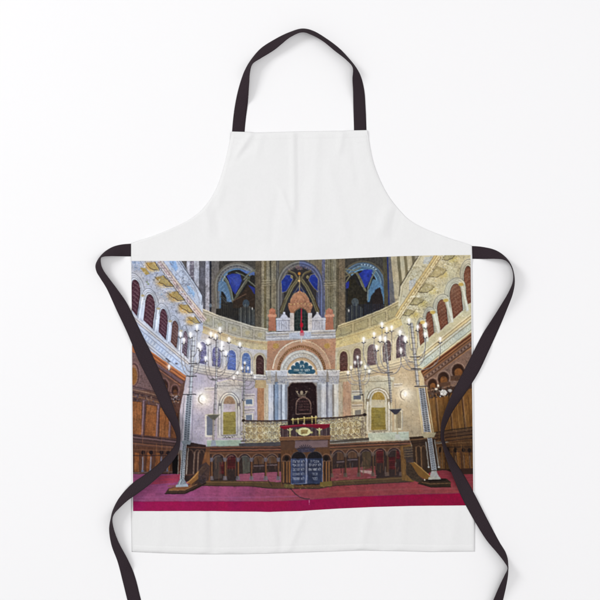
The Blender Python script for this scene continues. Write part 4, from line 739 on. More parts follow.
    lattice((184.6, 444), (182, 480), 3.4, True); L([(184.4, 446), (182.4, 481)], .6, (196, 206, 214), .8); L([(183.4, 446), (181.2, 481)], .5, (60, 60, 70), .8); lattice((429.6, 438), (434, 470), 3.8, False)
    for x0, x1, ya, yb in ((178.8, 178, 448, 474), (188.4, 186.6, 448, 474)): L([(x0, ya), (x1, yb)], .6, (196, 186, 176), .8)
    for x0, x1, ya, yb in ((425.8, 428.6, 442, 467), (434.6, 438.6, 440, 467)): L([(x0, ya), (x1, yb)], .7, (186, 184, 176), .85); E(x1, yb, 1, .7, (200, 200, 196))
    P([(179.8, 479), (184.2, 478.6), (187.6, 485), (176.4, 486.4)], (120, 126, 136), c2=(178, 186, 194), n='f'); L([(181, 480), (179, 485)], .6, (220, 228, 232), .8); P([(431.4, 471), (436.4, 470.6), (439.6, 478), (428.8, 478.6)], (176, 172, 166), c2=(112, 104, 100), n='f')
    P([(164.6, 494), (168.6, 488), (188, 484.4), (200, 480), (206, 477), (206, 484), (196, 489.4), (184.6, 494)], (66, 44, 38), c2=(92, 60, 46), n='f'); P([(169, 488.4), (188, 485), (196, 482), (190, 487.6), (184, 489.6), (169, 490)], (138, 86, 52), c2=(104, 64, 44), n='f'); L([(165, 493.6), (185, 493.4), (206, 483)], .9, (34, 24, 28)); L([(169, 490.2), (185, 489.8), (197, 484)], .6, (176, 124, 80), .8)
    P([(186.4, 483), (192, 478), (199, 470), (203, 465), (206.6, 466), (206, 470), (199, 478), (192, 484)], (150, 98, 48), c2=(116, 72, 36), n='f'); L([(187, 483), (194, 477), (203, 466.4)], .8, (206, 150, 86), .9); L([(192, 484.4), (200, 478), (206.4, 470)], .8, (60, 38, 30), .9); 
    P([(199, 466), (206, 462), (210, 466), (209, 480), (202, 484), (198, 481)], (54, 42, 46), .75, c2=(96, 84, 96), n='f')
    E(176.5, 486, 9.5, 1.2, (126, 82, 58), .6); P([(176.4, 484.6), (187.6, 483.6), (188.6, 486.4), (175.6, 487)], (166, 174, 184), c2=(110, 116, 128), n='f')
    P([(403, 447), (412, 446), (413, 458), (404, 459)], (66, 54, 50), .7, c2=(120, 98, 72), n='f')
    for y in (449, 451.5, 454, 456.5): L([(404, y), (412.6, y - .6)], .5, (150, 124, 90), .7)
    P([(411, 463), (414.6, 462), (420, 467), (428, 474), (431, 477.6), (426, 480), (418, 475), (411, 468)], (132, 92, 40), c2=(104, 70, 30), n='f'); L([(414.4, 462.6), (421, 468), (430, 476)], .8, (186, 142, 76), .9); P([(406, 462), (411, 464), (418, 475), (425, 480), (424, 484), (412, 480), (406, 474)], (62, 48, 38), c2=(104, 82, 60), n='f')
    P([(422.4, 480), (432, 478.2), (447, 478.6), (450.6, 482), (450.6, 486.6), (431, 486.8), (418, 483)], (52, 36, 26), c2=(78, 54, 38), n='f'); P([(425, 479.6), (432, 478), (446, 478.4), (446, 480.6), (430, 481.6)], (36, 24, 20)); L([(422, 482.2), (431, 483.8), (450.4, 483)], .6, (142, 100, 62), .8); L([(418, 483.4), (431, 487), (450.6, 486.8)], .7, (26, 18, 18), .9); E(424.6, 479.8, .7, .6, (220, 206, 190), j=0)
    P([(428.8, 477), (439.6, 476.4), (441, 479), (428, 479.6)], (176, 172, 160), c2=(120, 112, 100), n='f')
    # upper posts
    for x0, y0, x1, y1, c in ((193.6, 338, 190.4, 395, (196, 204, 214)), (217.6, 335, 216, 388, (196, 198, 206)), (411.4, 324, 417.6, 384, (184, 182, 176)), (385.4, 336, 388.6, 376, (176, 170, 160)), (216, 385, 213.4, 444, (150, 146, 150)), (388.6, 374, 391, 402, (150, 138, 116)), (244.6, 364, 243.8, 400, (170, 168, 170)), (357.6, 360, 361, 394, (176, 164, 136))):
        big = x0 < 200 or 405 < x0
        w = 2.4 if big else 1.3
        c = tuple(int(v * .95) for v in c); L([(x0, y0), (x1, y1)], w + .8, (84, 80, 86), .55); L([(x0, y0), (x1, y1)], w, c, .9); L([(x0 - w * .4, y0), (x1 - w * .4, y1)], .4, (96, 94, 102), .8); L([(x0 + w * .2, y0), (x1 + w * .2, y1)], .5, (220, 222, 226), .7)
        for t in np.arange(.05, 1, .09): q = lerp((x0, y0), (x1, y1), t); L([(q[0] - w * .9, q[1]), (q[0] + w * .9, q[1])], .6, (92, 90, 96), .8)
    for x, y, w in ((189.5, 394.5, 6.4), (193, 363.6, 4), (191.4, 376.2, 5), (216.4, 379, 5.4), (421, 386.4, 6.4), (416, 369, 5), (415, 357, 5), (388.4, 372.6, 4)):
        L([(x - w, y), (x + w, y - .2)], 1.0, (48, 44, 50), .9); L([(x - w * .8, y - .8), (x + w * .8, y - 1)], .4, (180, 180, 186), .7)
    def arm(x, y, jx, jy, c=(70, 66, 72), w=.5):
        q = []
        for i in range(15):
            t = i / 14; a = (1 - t) ** 2; b_ = 2 * t * (1 - t); d = t * t
            q.append((a * x + b_ * (x + (x - jx) * .10) + d * jx, a * y + b_ * (jy + 1.5) + d * jy))
        L(q, w + .25, c, .7); L([(u - .2, v - .3) for u, v in q], .3, (222, 220, 218), .75)
        m = q[7]; L(arc(m[0], m[1] - 1, 1.1, 1.1, 0, 270, 8), .3, (176, 172, 172), .7); E(q[3][0], q[3][1], .5, .5, (200, 198, 196), .7, j=0)
    for x, y, jx, jy in ((180.6, 339, 191.6, 376), (190.6, 340, 192.2, 366), (184, 346, 191.6, 372), (199.4, 350, 192, 374), (200.6, 353, 192.2, 365), (197, 333, 193, 356), (208, 347, 216.6, 379), (205.6, 363, 216.4, 380), (211, 340, 217, 366), (215.6, 341, 217.2, 360), (220, 335, 217.4, 358), (222, 350, 217, 368), (229, 345, 217, 372), (240, 349, 216.6, 379), (226, 358, 216.6, 376),
                       (382, 330, 387, 362), (386.6, 335, 387, 356), (391.6, 333, 387.2, 358), (380, 344, 387.6, 368), (385, 345, 387.6, 364), (376.6, 353, 388, 373), (374, 340, 388, 371), (363.6, 345, 388, 373), (400.8, 356, 388.6, 374), (400, 338, 414, 362), (405, 344, 414.6, 368), (400.8, 357, 415, 370), (409, 327, 412.6, 350), (417.6, 333, 413.4, 354), (425.6, 331, 414, 360), (425, 340, 414.6, 366), (405.6, 345, 414.6, 362), (440, 345, 415.6, 370)): arm(x, y, jx, jy)
    for x, y, jx, jy in ((237.6, 375.6, 244.4, 386), (251.6, 375.6, 244.6, 386), (234, 380.6, 244.2, 389), (255, 380, 244.6, 389), (242, 371, 244.4, 380), (248, 371, 244.6, 380), (351, 370.6, 359.6, 381), (365.4, 370, 360, 381), (348, 375.6, 359.6, 384.6), (369, 374.2, 360.2, 384.6), (355, 365.6, 359, 375), (361, 365.6, 359.4, 375)): arm(x, y, jx, jy, (86, 80, 82), .35)
    def lamp(x, y, k, cold):
        dk = (44, 42, 50)
        L([(x - 2.0 * k, y + 3.6 * k), (x + 2.0 * k, y + 3.5 * k)], .9 * k, dk, .9); P([(x - 1.5 * k, y + 3.6 * k), (x + 1.5 * k, y + 3.6 * k), (x + .6 * k, y + 5.2 * k), (x - .6 * k, y + 5.2 * k)], (96, 92, 98), .9)
        L([(x, y + 1.4 * k), (x, y + 3.4 * k)], 1.2 * k, (240, 236, 226), .9)
        G(x, y, 2.9 * k, (250, 250, 255) if cold else (255, 250, 240), .5); E(x, y - .3, .85 * k, 1.9 * k, (255, 255, 255), j=0); G(x, y, 1.35 * k, (255, 255, 255), .9)
    for x, y in ((180.6, 333.6), (190.6, 334), (197, 327), (184, 340), (199.4, 344.6), (200.6, 347), (208, 341), (211, 333.6), (215.6, 335.6), (220, 329), (222, 343), (221.6, 347)): lamp(x, y, 1.0, True)
    for x, y in ((229, 339), (240, 344), (226, 352.6), (205.6, 358)): lamp(x, y, .9, True)
    for x, y in ((382, 324), (386.6, 329), (391.6, 327.4), (380, 338), (385, 338.6), (400, 332), (405, 338), (400.8, 350), (409, 320.4), (417.6, 327), (425.6, 324.4), (425, 334), (405.6, 339), (376.6, 347)): lamp(x, y, 1.0, False)
    for x, y in ((374, 334), (363.6, 339), (440, 339)): lamp(x, y, .95, False)
    for x, y in ((242, 368), (245, 362.6), (248, 368), (237.6, 372.6), (251.6, 372.6), (234, 377.6), (255, 377)): lamp(x, y, .62, True)
    for x, y in ((357.6, 357), (355, 362.4), (361, 362.4), (351, 367.4), (365.4, 366.6), (348, 372.4), (369, 371)): lamp(x, y, .66, False)
    L([(168, 361), (169, 364)], .9, (120, 112, 116)); lamp(169, 366.4, .85, True); L([(166, 358.6), (170, 361.6)], 1.2, (96, 92, 104)); E(176.6, 363.6, 1.4, 1, (112, 110, 124))
    # bowls on stands
    for x, y, c, c2 in ((213.6, 414.6, (110, 110, 100), (62, 60, 60)), (395.4, 409, (72, 70, 80), (44, 42, 52))):
        P([(x - 6.6, y), (x + 6.6, y - .4), (x + 3, y + 3.6), (x + 1, y + 5.4), (x - 1, y + 5.4), (x - 3, y + 3.6)], c, c2=c2, n='f'); L([(x - 6.6, y), (x + 6.6, y - .4)], .7, (186, 180, 160), .8); L([(x, y - 10), (x, y)], .5, (120, 110, 100), .7)
    L([(213.4, 420), (213, 443)], 1.4, (150, 140, 132), .9); P([(211.6, 440), (215.4, 440), (216.4, 446), (210.6, 446)], (150, 160, 176)); L([(396.4, 415), (397.6, 437)], 1.2, (176, 160, 124), .9); P([(395, 434), (399.4, 434), (400.4, 438.6), (394.6, 438.8)], (190, 192, 180))
    # crystal lamps by the right-hand stalls
    specks([(428, 388), (452, 386), (450, 396), (430, 398)], [(60, 46, 40), (96, 78, 66), (40, 30, 28)], 80, (.5, 1.2), .8); E(443.4, 392.6, 3.4, 3, (190, 188, 184), c2=(240, 240, 238), n='f', lo=.4, hi=.6); E(436, 389, 1.4, 1.2, (206, 196, 180)); E(438, 385.6, .9, 1.2, (236, 226, 206)); E(450, 390.6, 2, 1.6, (150, 142, 138), c2=(210, 206, 200), n='f'); specks([(439, 389), (448, 389), (448, 397), (439, 397)], [(60, 50, 48), (250, 250, 250), (140, 132, 126)], 30, (.3, .6))
    specks([(172, 396), (180, 394), (181, 402), (174, 404)], [(150, 150, 160), (56, 46, 50), (210, 206, 206)], 24, (.3, .7))
    # red sanctuary lamp hanging before the gable
    L([(301.4, 309), (301.2, 331)], .9, (196, 30, 62)); E(301.6, 325, 1.5, 2.6, (176, 16, 46)); E(302, 333.6, 2.3, 2.8, (196, 128, 138), c2=(160, 90, 104), n='f'); E(301.8, 331.6, 1.7, 1.4, (206, 60, 84)); E(301.8, 337, 1.7, 1.3, (196, 186, 190)); L([(301.6, 338), (301.4, 342)], 1.1, (206, 196, 190))

draw_picture()
def wander(amp, cell):
    global CV
    a = noise(cell) - .5; b_ = noise(cell) - .5
    yy = np.clip(np.arange(H)[:, None] + (a * 2 * amp * S).astype(int), 0, H - 1)
    xx = np.clip(np.arange(W)[None, :] + (b_ * 2 * amp * S).astype(int), 0, W - 1)
    CV = CV[yy, xx]
wander(.3, 3.0); wander(.16, 1.1)
XX = ((np.arange(W) + .5) / S + X0)[None, :]; YY = ((np.arange(H) + .5) / S + Y0)[:, None]
tone = .985 - .09 / (1 + np.exp(-(YY - 440) / 8)) / (1 + np.exp((YY - 482) / 3))
for cx, cy, r, k in ((205, 346, 34, .07), (398, 340, 36, .07), (203, 398, 22, .08), (404, 394, 24, .08), (136, 420, 34, -.04), (470, 430, 36, -.05), (236, 312, 20, -.06), (362, 312, 20, -.06), (300, 404, 24, -.04), (150, 290, 40, .03), (228, 408, 30, -.05), (382, 408, 30, -.05)):
    tone = tone + k * np.exp(-((XX - cx) ** 2 + (YY - cy) ** 2) / (r * r))
tone = tone + (.09 * (NF['b'] - .5) + .04 * (NF['c'] - .5)) * np.where(YY < 496, 1, .25)
CV *= tone[..., None].astype(np.float32)
CV[..., 0] *= 1 + .06 * (NF['y'] - .5); CV[..., 2] *= 1 - .08 * (NF['y'] - .5)
# the photograph's own grain, then settle the ink to the printer's resolution
g = (NF['f'] - .5) * .015 + (NF['m'] - .5) * .02
CV *= (1 + g)[..., None]
np.clip(CV, 0, 1, out=CV)
K = 3
INK = CV.reshape(H // K, K, W // K, K, 3).mean((1, 3))
def soften(a, s):
    r = int(3 * s) + 1; k = np.exp(-np.arange(-r, r + 1) ** 2 / (2 * s * s)); k /= k.sum()
    p = np.pad(a, ((r, r), (0, 0), (0, 0)), 'edge'); a = sum(k[i] * p[i:i + a.shape[0]] for i in range(2 * r + 1))
    p = np.pad(a, ((0, 0), (r, r), (0, 0)), 'edge'); return sum(k[i] * p[:, i:i + a.shape[1]] for i in range(2 * r + 1))
INK = soften(INK, 0.5)
INK = INK + .45 * (INK - soften(INK, 1.7)) + .10 * (INK - soften(INK, 8))
gray = (INK @ np.array([.3, .59, .11], np.float32))[..., None]
INK = gray + (INK - gray) * .84
INK = np.clip(.025 + .965 * np.clip(INK, 0, 1) ** 1.09, 0, 1)
del CV, NF
INK = np.where(INK <= 0.04045, INK / 12.92, ((INK + 0.055) / 1.055) ** 2.4).astype(np.float32)
SI = S / K
def ink_at(x, y):
    fx = np.clip((x - X0) * SI - .5, 0, INK.shape[1] - 1.01); fy = np.clip((y - Y0) * SI - .5, 0, INK.shape[0] - 1.01)
    ix = fx.astype(int); iy = fy.astype(int); tx = (fx - ix)[..., None]; ty = (fy - iy)[..., None]
    return (INK[iy, ix] * (1 - tx) + INK[iy, ix + 1] * tx) * (1 - ty) + (INK[iy + 1, ix] * (1 - tx) + INK[iy + 1, ix + 1] * tx) * ty

# ------------------------------------------------------------------ cloth relief (millimetres, in layout units)
def smooth_noise(x, y, cx, cy, seed):
    r = np.random.RandomState(seed); gr = r.rand(160, 160) * 2 - 1
    fx = np.asarray(x, float) / cx + 20; fy = np.asarray(y, float) / cy + 20
    ix = np.floor(fx).astype(int); iy = np.floor(fy).astype(int); tx = fx - ix; ty = fy - iy
    tx = tx * tx * tx * (tx * (6 * tx - 15) + 10); ty = ty * ty * ty * (ty * (6 * ty - 15) + 10)
    ix %= 159; iy %= 159
    return (gr[iy, ix] * (1 - tx) + gr[iy, ix + 1] * tx) * (1 - ty) + (gr[iy + 1, ix] * (1 - tx) + gr[iy + 1, ix + 1] * tx) * ty

FOLDS = [  # x0, y0, x1, y1, half width, height in mm
    (293, 128, 294, 205, 3.5, .9), (300, 135, 299, 235, 8, -.5), (252, 132, 238, 154, 3.2, .9), (246, 150, 233, 160, 4, -.5), (262, 132, 258, 150, 4, .5), (343, 128, 340, 146, 3.5, .8), (352, 140, 358, 180, 4, -.4),
    (318, 140, 312, 215, 5, .4), (283, 196, 291, 218, 3, .7), (276, 205, 272, 240, 4, -.4), (386, 215, 382, 228, 6, 1.2), (398, 214, 394, 232, 4, -.8), (206, 212, 208, 226, 4, .8), (215, 205, 219, 230, 3.5, -.5), (222, 190, 216, 206, 4, .5), (330, 170, 345, 235, 6, .5),
    (268, 512, 276, 548, 5, .9), (284, 514, 280, 550, 4, -.6), (290, 546, 300, 522, 4, .8), (256, 514, 262, 552, 4, -.5), (212, 514, 214, 552, 4, -.7), (205, 512, 203, 552, 5, .7), (232, 512, 228, 552, 6, .5), (160, 516, 158, 552, 5, .5), (182, 516, 186, 552, 5, -.4),
    (366, 522, 360, 552, 5, .7), (376, 514, 384, 552, 5, -.5), (404, 514, 400, 552, 6, .6), (430, 514, 434, 552, 6, -.4), (455, 516, 450, 552, 5, .4), (322, 516, 330, 548, 6, -.5), (265, 262, 280, 500, 14, .7), (335, 258, 320, 505, 18, -.7)]

def outline(y):
    """left and right edge of the cloth at layout height y"""
    ly = [128, 131.5, 145, 163, 180, 192, 203, 214.5, 221.5, 229.5, 237, 243.4, 256, 400, 520, 556]
    lx = [232, 231.5, 229, 225, 220, 215, 208, 198, 187, 170, 150, 131.2, 131.2, 131.4, 131.2, 131.8]
    ry = [128, 130.2, 145, 161.7, 176, 185, 194.7, 203, 212, 223.5, 231.2, 238.7, 245.8, 258, 400, 520, 556]
    rx = [366.8, 367, 369.7, 372.8, 378, 382, 387.2, 393, 400.6, 412, 430, 450.5, 471.8, 472.2, 474, 475, 474.8]
    y = np.asarray(y, float)
    k = np.clip(np.minimum((y - 133) / 12, (240 - y) / 12), 0, 1) * 7.0           # ease the curve of the armholes
    offs = np.linspace(-1, 1, 9)
    return (sum(np.interp(y + k * o, ly, lx) for o in offs) / 9, sum(np.interp(y + k * o, ry, rx) for o in offs) / 9)
def top_edge(x): return np.interp(x, [230, 245, 255, 300, 330, 367], [131.6, 132.0, 132.6, 131.4, 131.0, 130.2])
def bot_edge(x): return np.interp(x, [130, 160, 204, 240, 270, 300, 330, 360, 400, 430, 476], [551.6, 553, 554.2, 554, 553.4, 552.4, 551.4, 550.4, 551.0, 551.8, 551.4])

def cloth_z(x, y):
    x = np.asarray(x, float); y = np.asarray(y, float)
    z = 2.6 + .9 * smooth_noise(x, y, 30, 55, 3) + .45 * smooth_noise(x, y, 13, 24, 5) + .10 * smooth_noise(x, y, 6, 9, 8)
    for x0, y0, x1, y1, w, a in FOLDS:
        dx, dy = x1 - x0, y1 - y0; l2 = dx * dx + dy * dy
        t = ((x - x0) * dx + (y - y0) * dy) / l2; d = np.abs((x - x0) * dy - (y - y0) * dx) / math.sqrt(l2)
        e = np.clip(np.maximum(-t, t - 1), 0, None) * math.sqrt(l2) / 9.0
        z = z + 2.6 * a * np.exp(-(d / w) ** 2 - e * e)
    hb = bot_edge(x) - y; z = z + .5 / (1 + np.exp((hb - 6.8) / .35)) +   .3 * smooth_noise(x, y * 0, 5, 50, 11) * np.exp(-(hb / 6) ** 2)
    z = z - .5 * np.exp(-((hb - 6.8) / .6) ** 2)
    ht = y - top_edge(x); z = z + .4 / (1 + np.exp((ht - 6.5) / .5)) * (y < 160)
    l_, r_ = outline(y); e = np.minimum(np.minimum(x - l_, r_ - x), np.minimum(hb, ht))
    k_ = np.clip(e / 3.5, 0, 1); k_ = 1 - (1 - k_) ** 2
    keep = np.exp(-((y - 251) / 11.0) ** 4) * ((x < 150) | (x > 455)) + np.exp(-(ht / 8.0) ** 2) * np.clip(np.exp(-((x - 238) / 13.0) ** 4) + np.exp(-((x - 361) / 13.0) ** 4), 0, 1)
    z = z + np.clip(keep, 0, 1) * np.maximum(0, 2.6 - z)
    k_ = np.maximum(k_, np.clip(keep, 0, 1))
    z = .75 * (1 - k_) + np.maximum(z, .9) * k_
    return np.maximum(z, .7) / 1000.0

def make_mesh(name, verts, faces, parent, mat, smooth=True):
    me = bpy.data.meshes.new(name)
    verts = np.asarray(verts, np.float32); faces = np.asarray(faces, np.int32)
    me.vertices.add(len(verts)); me.vertices.foreach_set('co', verts.ravel())
    me.loops.add(faces.size); me.loops.foreach_set('vertex_index', faces.ravel())
    me.polygons.add(len(faces)); me.polygons.foreach_set('loop_start', np.arange(0, faces.size, faces.shape[1], dtype=np.int32))
    me.polygons.foreach_set('use_smooth', np.full(len(faces), smooth))
    me.update(calc_edges=True); me.validate()
    me.materials.append(mat)
    o = bpy.data.objects.new(name, me); col.objects.link(o)
    if parent: o.parent = parent
    return o

def grid_faces(nr, nc, off=0):
    i = np.arange(nr - 1)[:, None] * nc + np.arange(nc - 1)[None, :] + off
    return np.stack([i, i + nc, i + nc + 1, i + 1], -1).reshape(-1, 4)

# ------------------------------------------------------------------ materials
def new_mat(name):
    m = bpy.data.materials.new(name); m.use_nodes = True
    nt = m.node_tree; b = nt.nodes['Principled BSDF']; b.inputs['Specular IOR Level'].default_value = 0.2
    return m, nt, b
def N(nt, t, **k):
    n = nt.nodes.new(t)
    for a, v in k.items(): setattr(n, a, v)
    return n
def weave(nt, scale, strength, dist, b, diagonal=0.0):
    """two crossed thread directions as a bump"""
    tc = N(nt, 'ShaderNodeTexCoord'); mp = N(nt, 'ShaderNodeMapping'); mp.inputs['Rotation'].default_value[2] = diagonal
    nt.links.new(tc.outputs['Object'], mp.inputs['Vector'])
    wa = N(nt, 'ShaderNodeTexWave', bands_direction='X'); wb = N(nt, 'ShaderNodeTexWave', bands_direction='Y')
    for w in (wa, wb):
        w.inputs['Scale'].default_value = scale; w.inputs['Distortion'].default_value = 1.2; w.inputs['Detail'].default_value = 1.0; w.inputs['Detail Scale'].default_value = 0.6
        nt.links.new(mp.outputs['Vector'], w.inputs['Vector'])
    ad = N(nt, 'ShaderNodeMath', operation='ADD'); nt.links.new(wa.outputs['Fac'], ad.inputs[0]); nt.links.new(wb.outputs['Fac'], ad.inputs[1])
    bp = N(nt, 'ShaderNodeBump'); bp.inputs['Strength'].default_value = strength; bp.inputs['Distance'].default_value = dist
    nt.links.new(ad.outputs[0], bp.inputs['Height']); nt.links.new(bp.outputs['Normal'], b.inputs['Normal'])
    return tc, ad

M_CLOTH, nt, b = new_mat('white_canvas')
b.inputs['Roughness'].default_value = .95; b.inputs['Specular IOR Level'].default_value = .1
tc, ad = weave(nt, 420, .1, .0004, b)
nz = N(nt, 'ShaderNodeTexNoise'); nz.inputs['Scale'].default_value = 240; nz.inputs['Detail'].default_value = 3
mp = N(nt, 'ShaderNodeMapping'); mp.inputs['Scale'].default_value = (1, .6, 1); nt.links.new(tc.outputs['Object'], mp.inputs['Vector']); nt.links.new(mp.outputs['Vector'], nz.inputs['Vector'])
rp = N(nt, 'ShaderNodeValToRGB'); rp.color_ramp.elements[0].position = .3; rp.color_ramp.elements[1].position = .7
rp.color_ramp.elements[0].color = (.796, .797, .796, 1); rp.color_ramp.elements[1].color = (.81, .811, .81, 1)
nt.links.new(nz.outputs['Fac'], rp.inputs['Fac']); nt.links.new(rp.outputs['Color'], b.inputs['Base Color'])

M_INK, nt, b = new_mat('printed_ink_on_canvas')
b.inputs['Roughness'].default_value = .9; b.inputs['Specular IOR Level'].default_value = .08
weave(nt, 420, .06, .0004, b)
at_ = N(nt, 'ShaderNodeVertexColor', layer_name='ink'); nt.links.new(at_.outputs['Color'], b.inputs['Base Color'])

M_TAPE, nt, b = new_mat('dark_cotton_webbing')
b.inputs['Roughness'].default_value = .9; b.inputs['Specular IOR Level'].default_value = .12
uv = N(nt, 'ShaderNodeUVMap')
sp = N(nt, 'ShaderNodeMapping'); sp.inputs['Rotation'].default_value[2] = math.radians(32); nt.links.new(uv.outputs['UV'], sp.inputs['Vector'])
wv = N(nt, 'ShaderNodeTexWave', bands_direction='X'); wv.inputs['Scale'].default_value = 150; wv.inputs['Distortion'].default_value = 2.0; wv.inputs['Detail'].default_value = 2; wv.inputs['Detail Scale'].default_value = 2
nt.links.new(sp.outputs['Vector'], wv.inputs['Vector'])
n2 = N(nt, 'ShaderNodeTexNoise'); n2.inputs['Scale'].default_value = 700; n2.inputs['Detail'].default_value = 2; nt.links.new(uv.outputs['UV'], n2.inputs['Vector'])
mx = N(nt, 'ShaderNodeMath', operation='MULTIPLY'); nt.links.new(wv.outputs['Fac'], mx.inputs[0]); nt.links.new(n2.outputs['Fac'], mx.inputs[1])
rp = N(nt, 'ShaderNodeValToRGB'); rp.color_ramp.elements[0].color = (.020, .013, .017, 1); rp.color_ramp.elements[1].color = (.050, .036, .043, 1); rp.color_ramp.elements[1].position = .7
nt.links.new(mx.outputs[0], rp.inputs['Fac']); nt.links.new(rp.outputs['Color'], b.inputs['Base Color'])
bp = N(nt, 'ShaderNodeBump'); bp.inputs['Strength'].default_value = .35; bp.inputs['Distance'].default_value = .0005; nt.links.new(mx.outputs[0], bp.inputs['Height']); nt.links.new(bp.outputs['Normal'], b.inputs['Normal'])

M_THREAD, nt, b = new_mat('white_thread'); b.inputs['Base Color'].default_value = (.84, .84, .835, 1); b.inputs['Roughness'].default_value = .8

M_BASE, nt, b = new_mat('white_studio_board')
b.inputs['Roughness'].default_value = .9; b.inputs['Specular IOR Level'].default_value = .1
tc = N(nt, 'ShaderNodeTexCoord'); nz = N(nt, 'ShaderNodeTexNoise'); nz.inputs['Scale'].default_value = 2.0; nt.links.new(tc.outputs['Object'], nz.inputs['Vector'])
rp = N(nt, 'ShaderNodeValToRGB'); rp.color_ramp.elements[0].color = (.896, .894, .902, 1); rp.color_ramp.elements[1].color = (.904, .903, .908, 1)
nt.links.new(nz.outputs['Fac'], rp.inputs['Fac']); nt.links.new(rp.outputs['Color'], b.inputs['Base Color'])

# ------------------------------------------------------------------ the surface it lies on
R_ = 4.0; n_ = 9
gx, gy = np.meshgrid(np.linspace(-R_, R_, n_), np.linspace(-R_, R_, n_))
base = make_mesh('table_surface', np.stack([gx.ravel(), gy.ravel(), np.zeros(n_ * n_)], 1), grid_faces(n_, n_)[:, ::-1], None, M_BASE)
base['kind'] = 'structure'
base['label'] = 'plain white board the apron is laid out on'

# ------------------------------------------------------------------ the apron
root = bpy.data.objects.new('apron', None); col.objects.link(root)
root.location = (0, 0, 0)
root['label'] = 'white bib apron with dark straps and a printed synagogue interior across its skirt'
root['category'] = 'apron'

NRW, NCL = 620, 250
v = np.linspace(0, 1, NRW)[:, None]; u = np.linspace(0, 1, NCL)[None, :]
yc = 131.3 + v * (552.0 - 131.3)
xl, xr = outline(yc[:, 0]); X = xl[:, None] + u * (xr - xl)[:, None]
Xt = X[0]
yt = top_edge(231.5 + u[0] * 135.5); yb = bot_edge(131.5 + u[0] * 343.0)
Y = yc + (1 - v) ** 6 * (yt - 131.3)[None, :] + v ** 6 * (yb - 552.0)[None, :]
Z = cloth_z(X, Y)
top = np.stack([wx(X), wy(Y), Z], -1).reshape(-1, 3)
F = grid_faces(NRW, NCL)
ii = np.arange(NRW * NCL).reshape(NRW, NCL)
loop = np.concatenate([ii[0, :-1], ii[:-1, -1], ii[-1, :0:-1], ii[:0:-1, 0]])
low = top[loop].copy(); low[:, 2] = np.maximum(low[:, 2] - .0007, .0003)
c0 = top.mean(0); low[:, 0] = low[:, 0] + (c0[0] - low[:, 0]) * .0006; low[:, 1] = low[:, 1] + (c0[1] - low[:, 1]) * .0006
k0 = len(top); m_ = len(loop); j_ = np.arange(m_)
SF = np.stack([loop, loop[(j_ + 1) % m_], k0 + (j_ + 1) % m_, k0 + j_], 1)
cloth = make_mesh('cloth_body', np.concatenate([top, low]), np.concatenate([F, SF]), root, M_CLOTH)

# printed panel: the ink layer, lying on the cloth relief
def p_top(x): return np.interp(x, [130, 200, 265, 290, 310, 340, 370, 400, 430, 474], [261.0, 261.0, 260.8, 260.4, 259.9, 258.8, 257.5, 256.2, 255.5, 255.0])
def p_bot(x): return np.interp(x, [130, 200, 240, 270, 300, 340, 370, 410, 440, 476], [510.9, 510.9, 511.3, 511.7, 510.9, 508.4, 507.0, 505.8, 505.5, 505.2])
NR2, NC2 = 505, 685
v = np.linspace(0, 1, NR2)[:, None]; u = np.linspace(0, 1, NC2)[None, :]
pl = 131.35 + 1.9 * v ** .8; pr = 470.4 + 2.9 * v
X = pl + (pr - pl) * u; Y = p_top(X) + (p_bot(X) - p_top(X)) * v
Z = cloth_z(X, Y) + .00022
panel = make_mesh('printed_panel', np.stack([wx(X), wy(Y), Z], -1).reshape(-1, 3), grid_faces(NR2, NC2), root, M_INK)
panel['label'] = 'colour print of an ornate synagogue hall with candelabra and a magenta carpet edge'
ca = panel.data.color_attributes.new('ink', 'FLOAT_COLOR', 'POINT')
rgba = np.ones((NR2 * NC2, 4), np.float32); rgba[:, :3] = ink_at(X, Y).reshape(-1, 3)
ca.data.foreach_set('color', rgba.ravel())

# stitching along hems: short threads, one mesh (a surface detail of the cloth)
def stitches(paths, name, parent):
    V, Fc = [], []
    for pts, step, ln in paths:
        pts = np.array(pts, float); seg = np.hypot(*np.diff(pts, axis=0).T); s = np.concatenate([[0], np.cumsum(seg)])
        for d in np.arange(0, s[-1] - ln, step):
            p = [np.interp(d, s, pts[:, 0]), np.interp(d, s, pts[:, 1])]; q = [np.interp(d + ln, s, pts[:, 0]), np.interp(d + ln, s, pts[:, 1])]
            dx, dy = q[0] - p[0], q[1] - p[1]; l = math.hypot(dx, dy) + 1e-9; nx, ny = -dy / l * .2, dx / l * .2
            zc = float(cloth_z((p[0] + q[0]) / 2, (p[1] + q[1]) / 2)); k = len(V)
            for (x, y) in (p, q):
                for sgn, h in ((-1, .00005), (0, .00035), (1, .00005)): V.append((wx(x + nx * sgn), wy(y + ny * sgn), zc + h))
            Fc += [(k, k + 3, k + 4, k + 1), (k + 1, k + 4, k + 5, k + 2)]
    return make_mesh(name, V, Fc, parent, M_THREAD)
xs = np.linspace(134, 472.5, 120); bot_path = [(x, bot_edge(x) - 6.8) for x in xs]
ys = np.linspace(133.5, 242, 90); lo_, ro_ = outline(ys)
xs2 = np.linspace(233, 366, 60); top_path = [(x, top_edge(x) + 6.6) for x in xs2]
la = [(a + 3.6, y + 1.2) for a, y in zip(lo_, ys)]; ra = [(a - 3.6, y + 1.2) for a, y in zip(ro_, ys)]
def rect(a, b_, c, d): return [(a, b_), (c, b_), (c, d), (a, d), (a, b_)]
for q in (bot_path, top_path, la, ra, rect(233.2, 134.4, 244.2, 143.6), rect(355, 133.2, 366, 142.4), rect(133, 245.6, 139.4, 255), rect(464, 247.2, 470.2, 253.6)): stitches([(q, 1.9, 1.25)], 'hem_stitching', cloth)

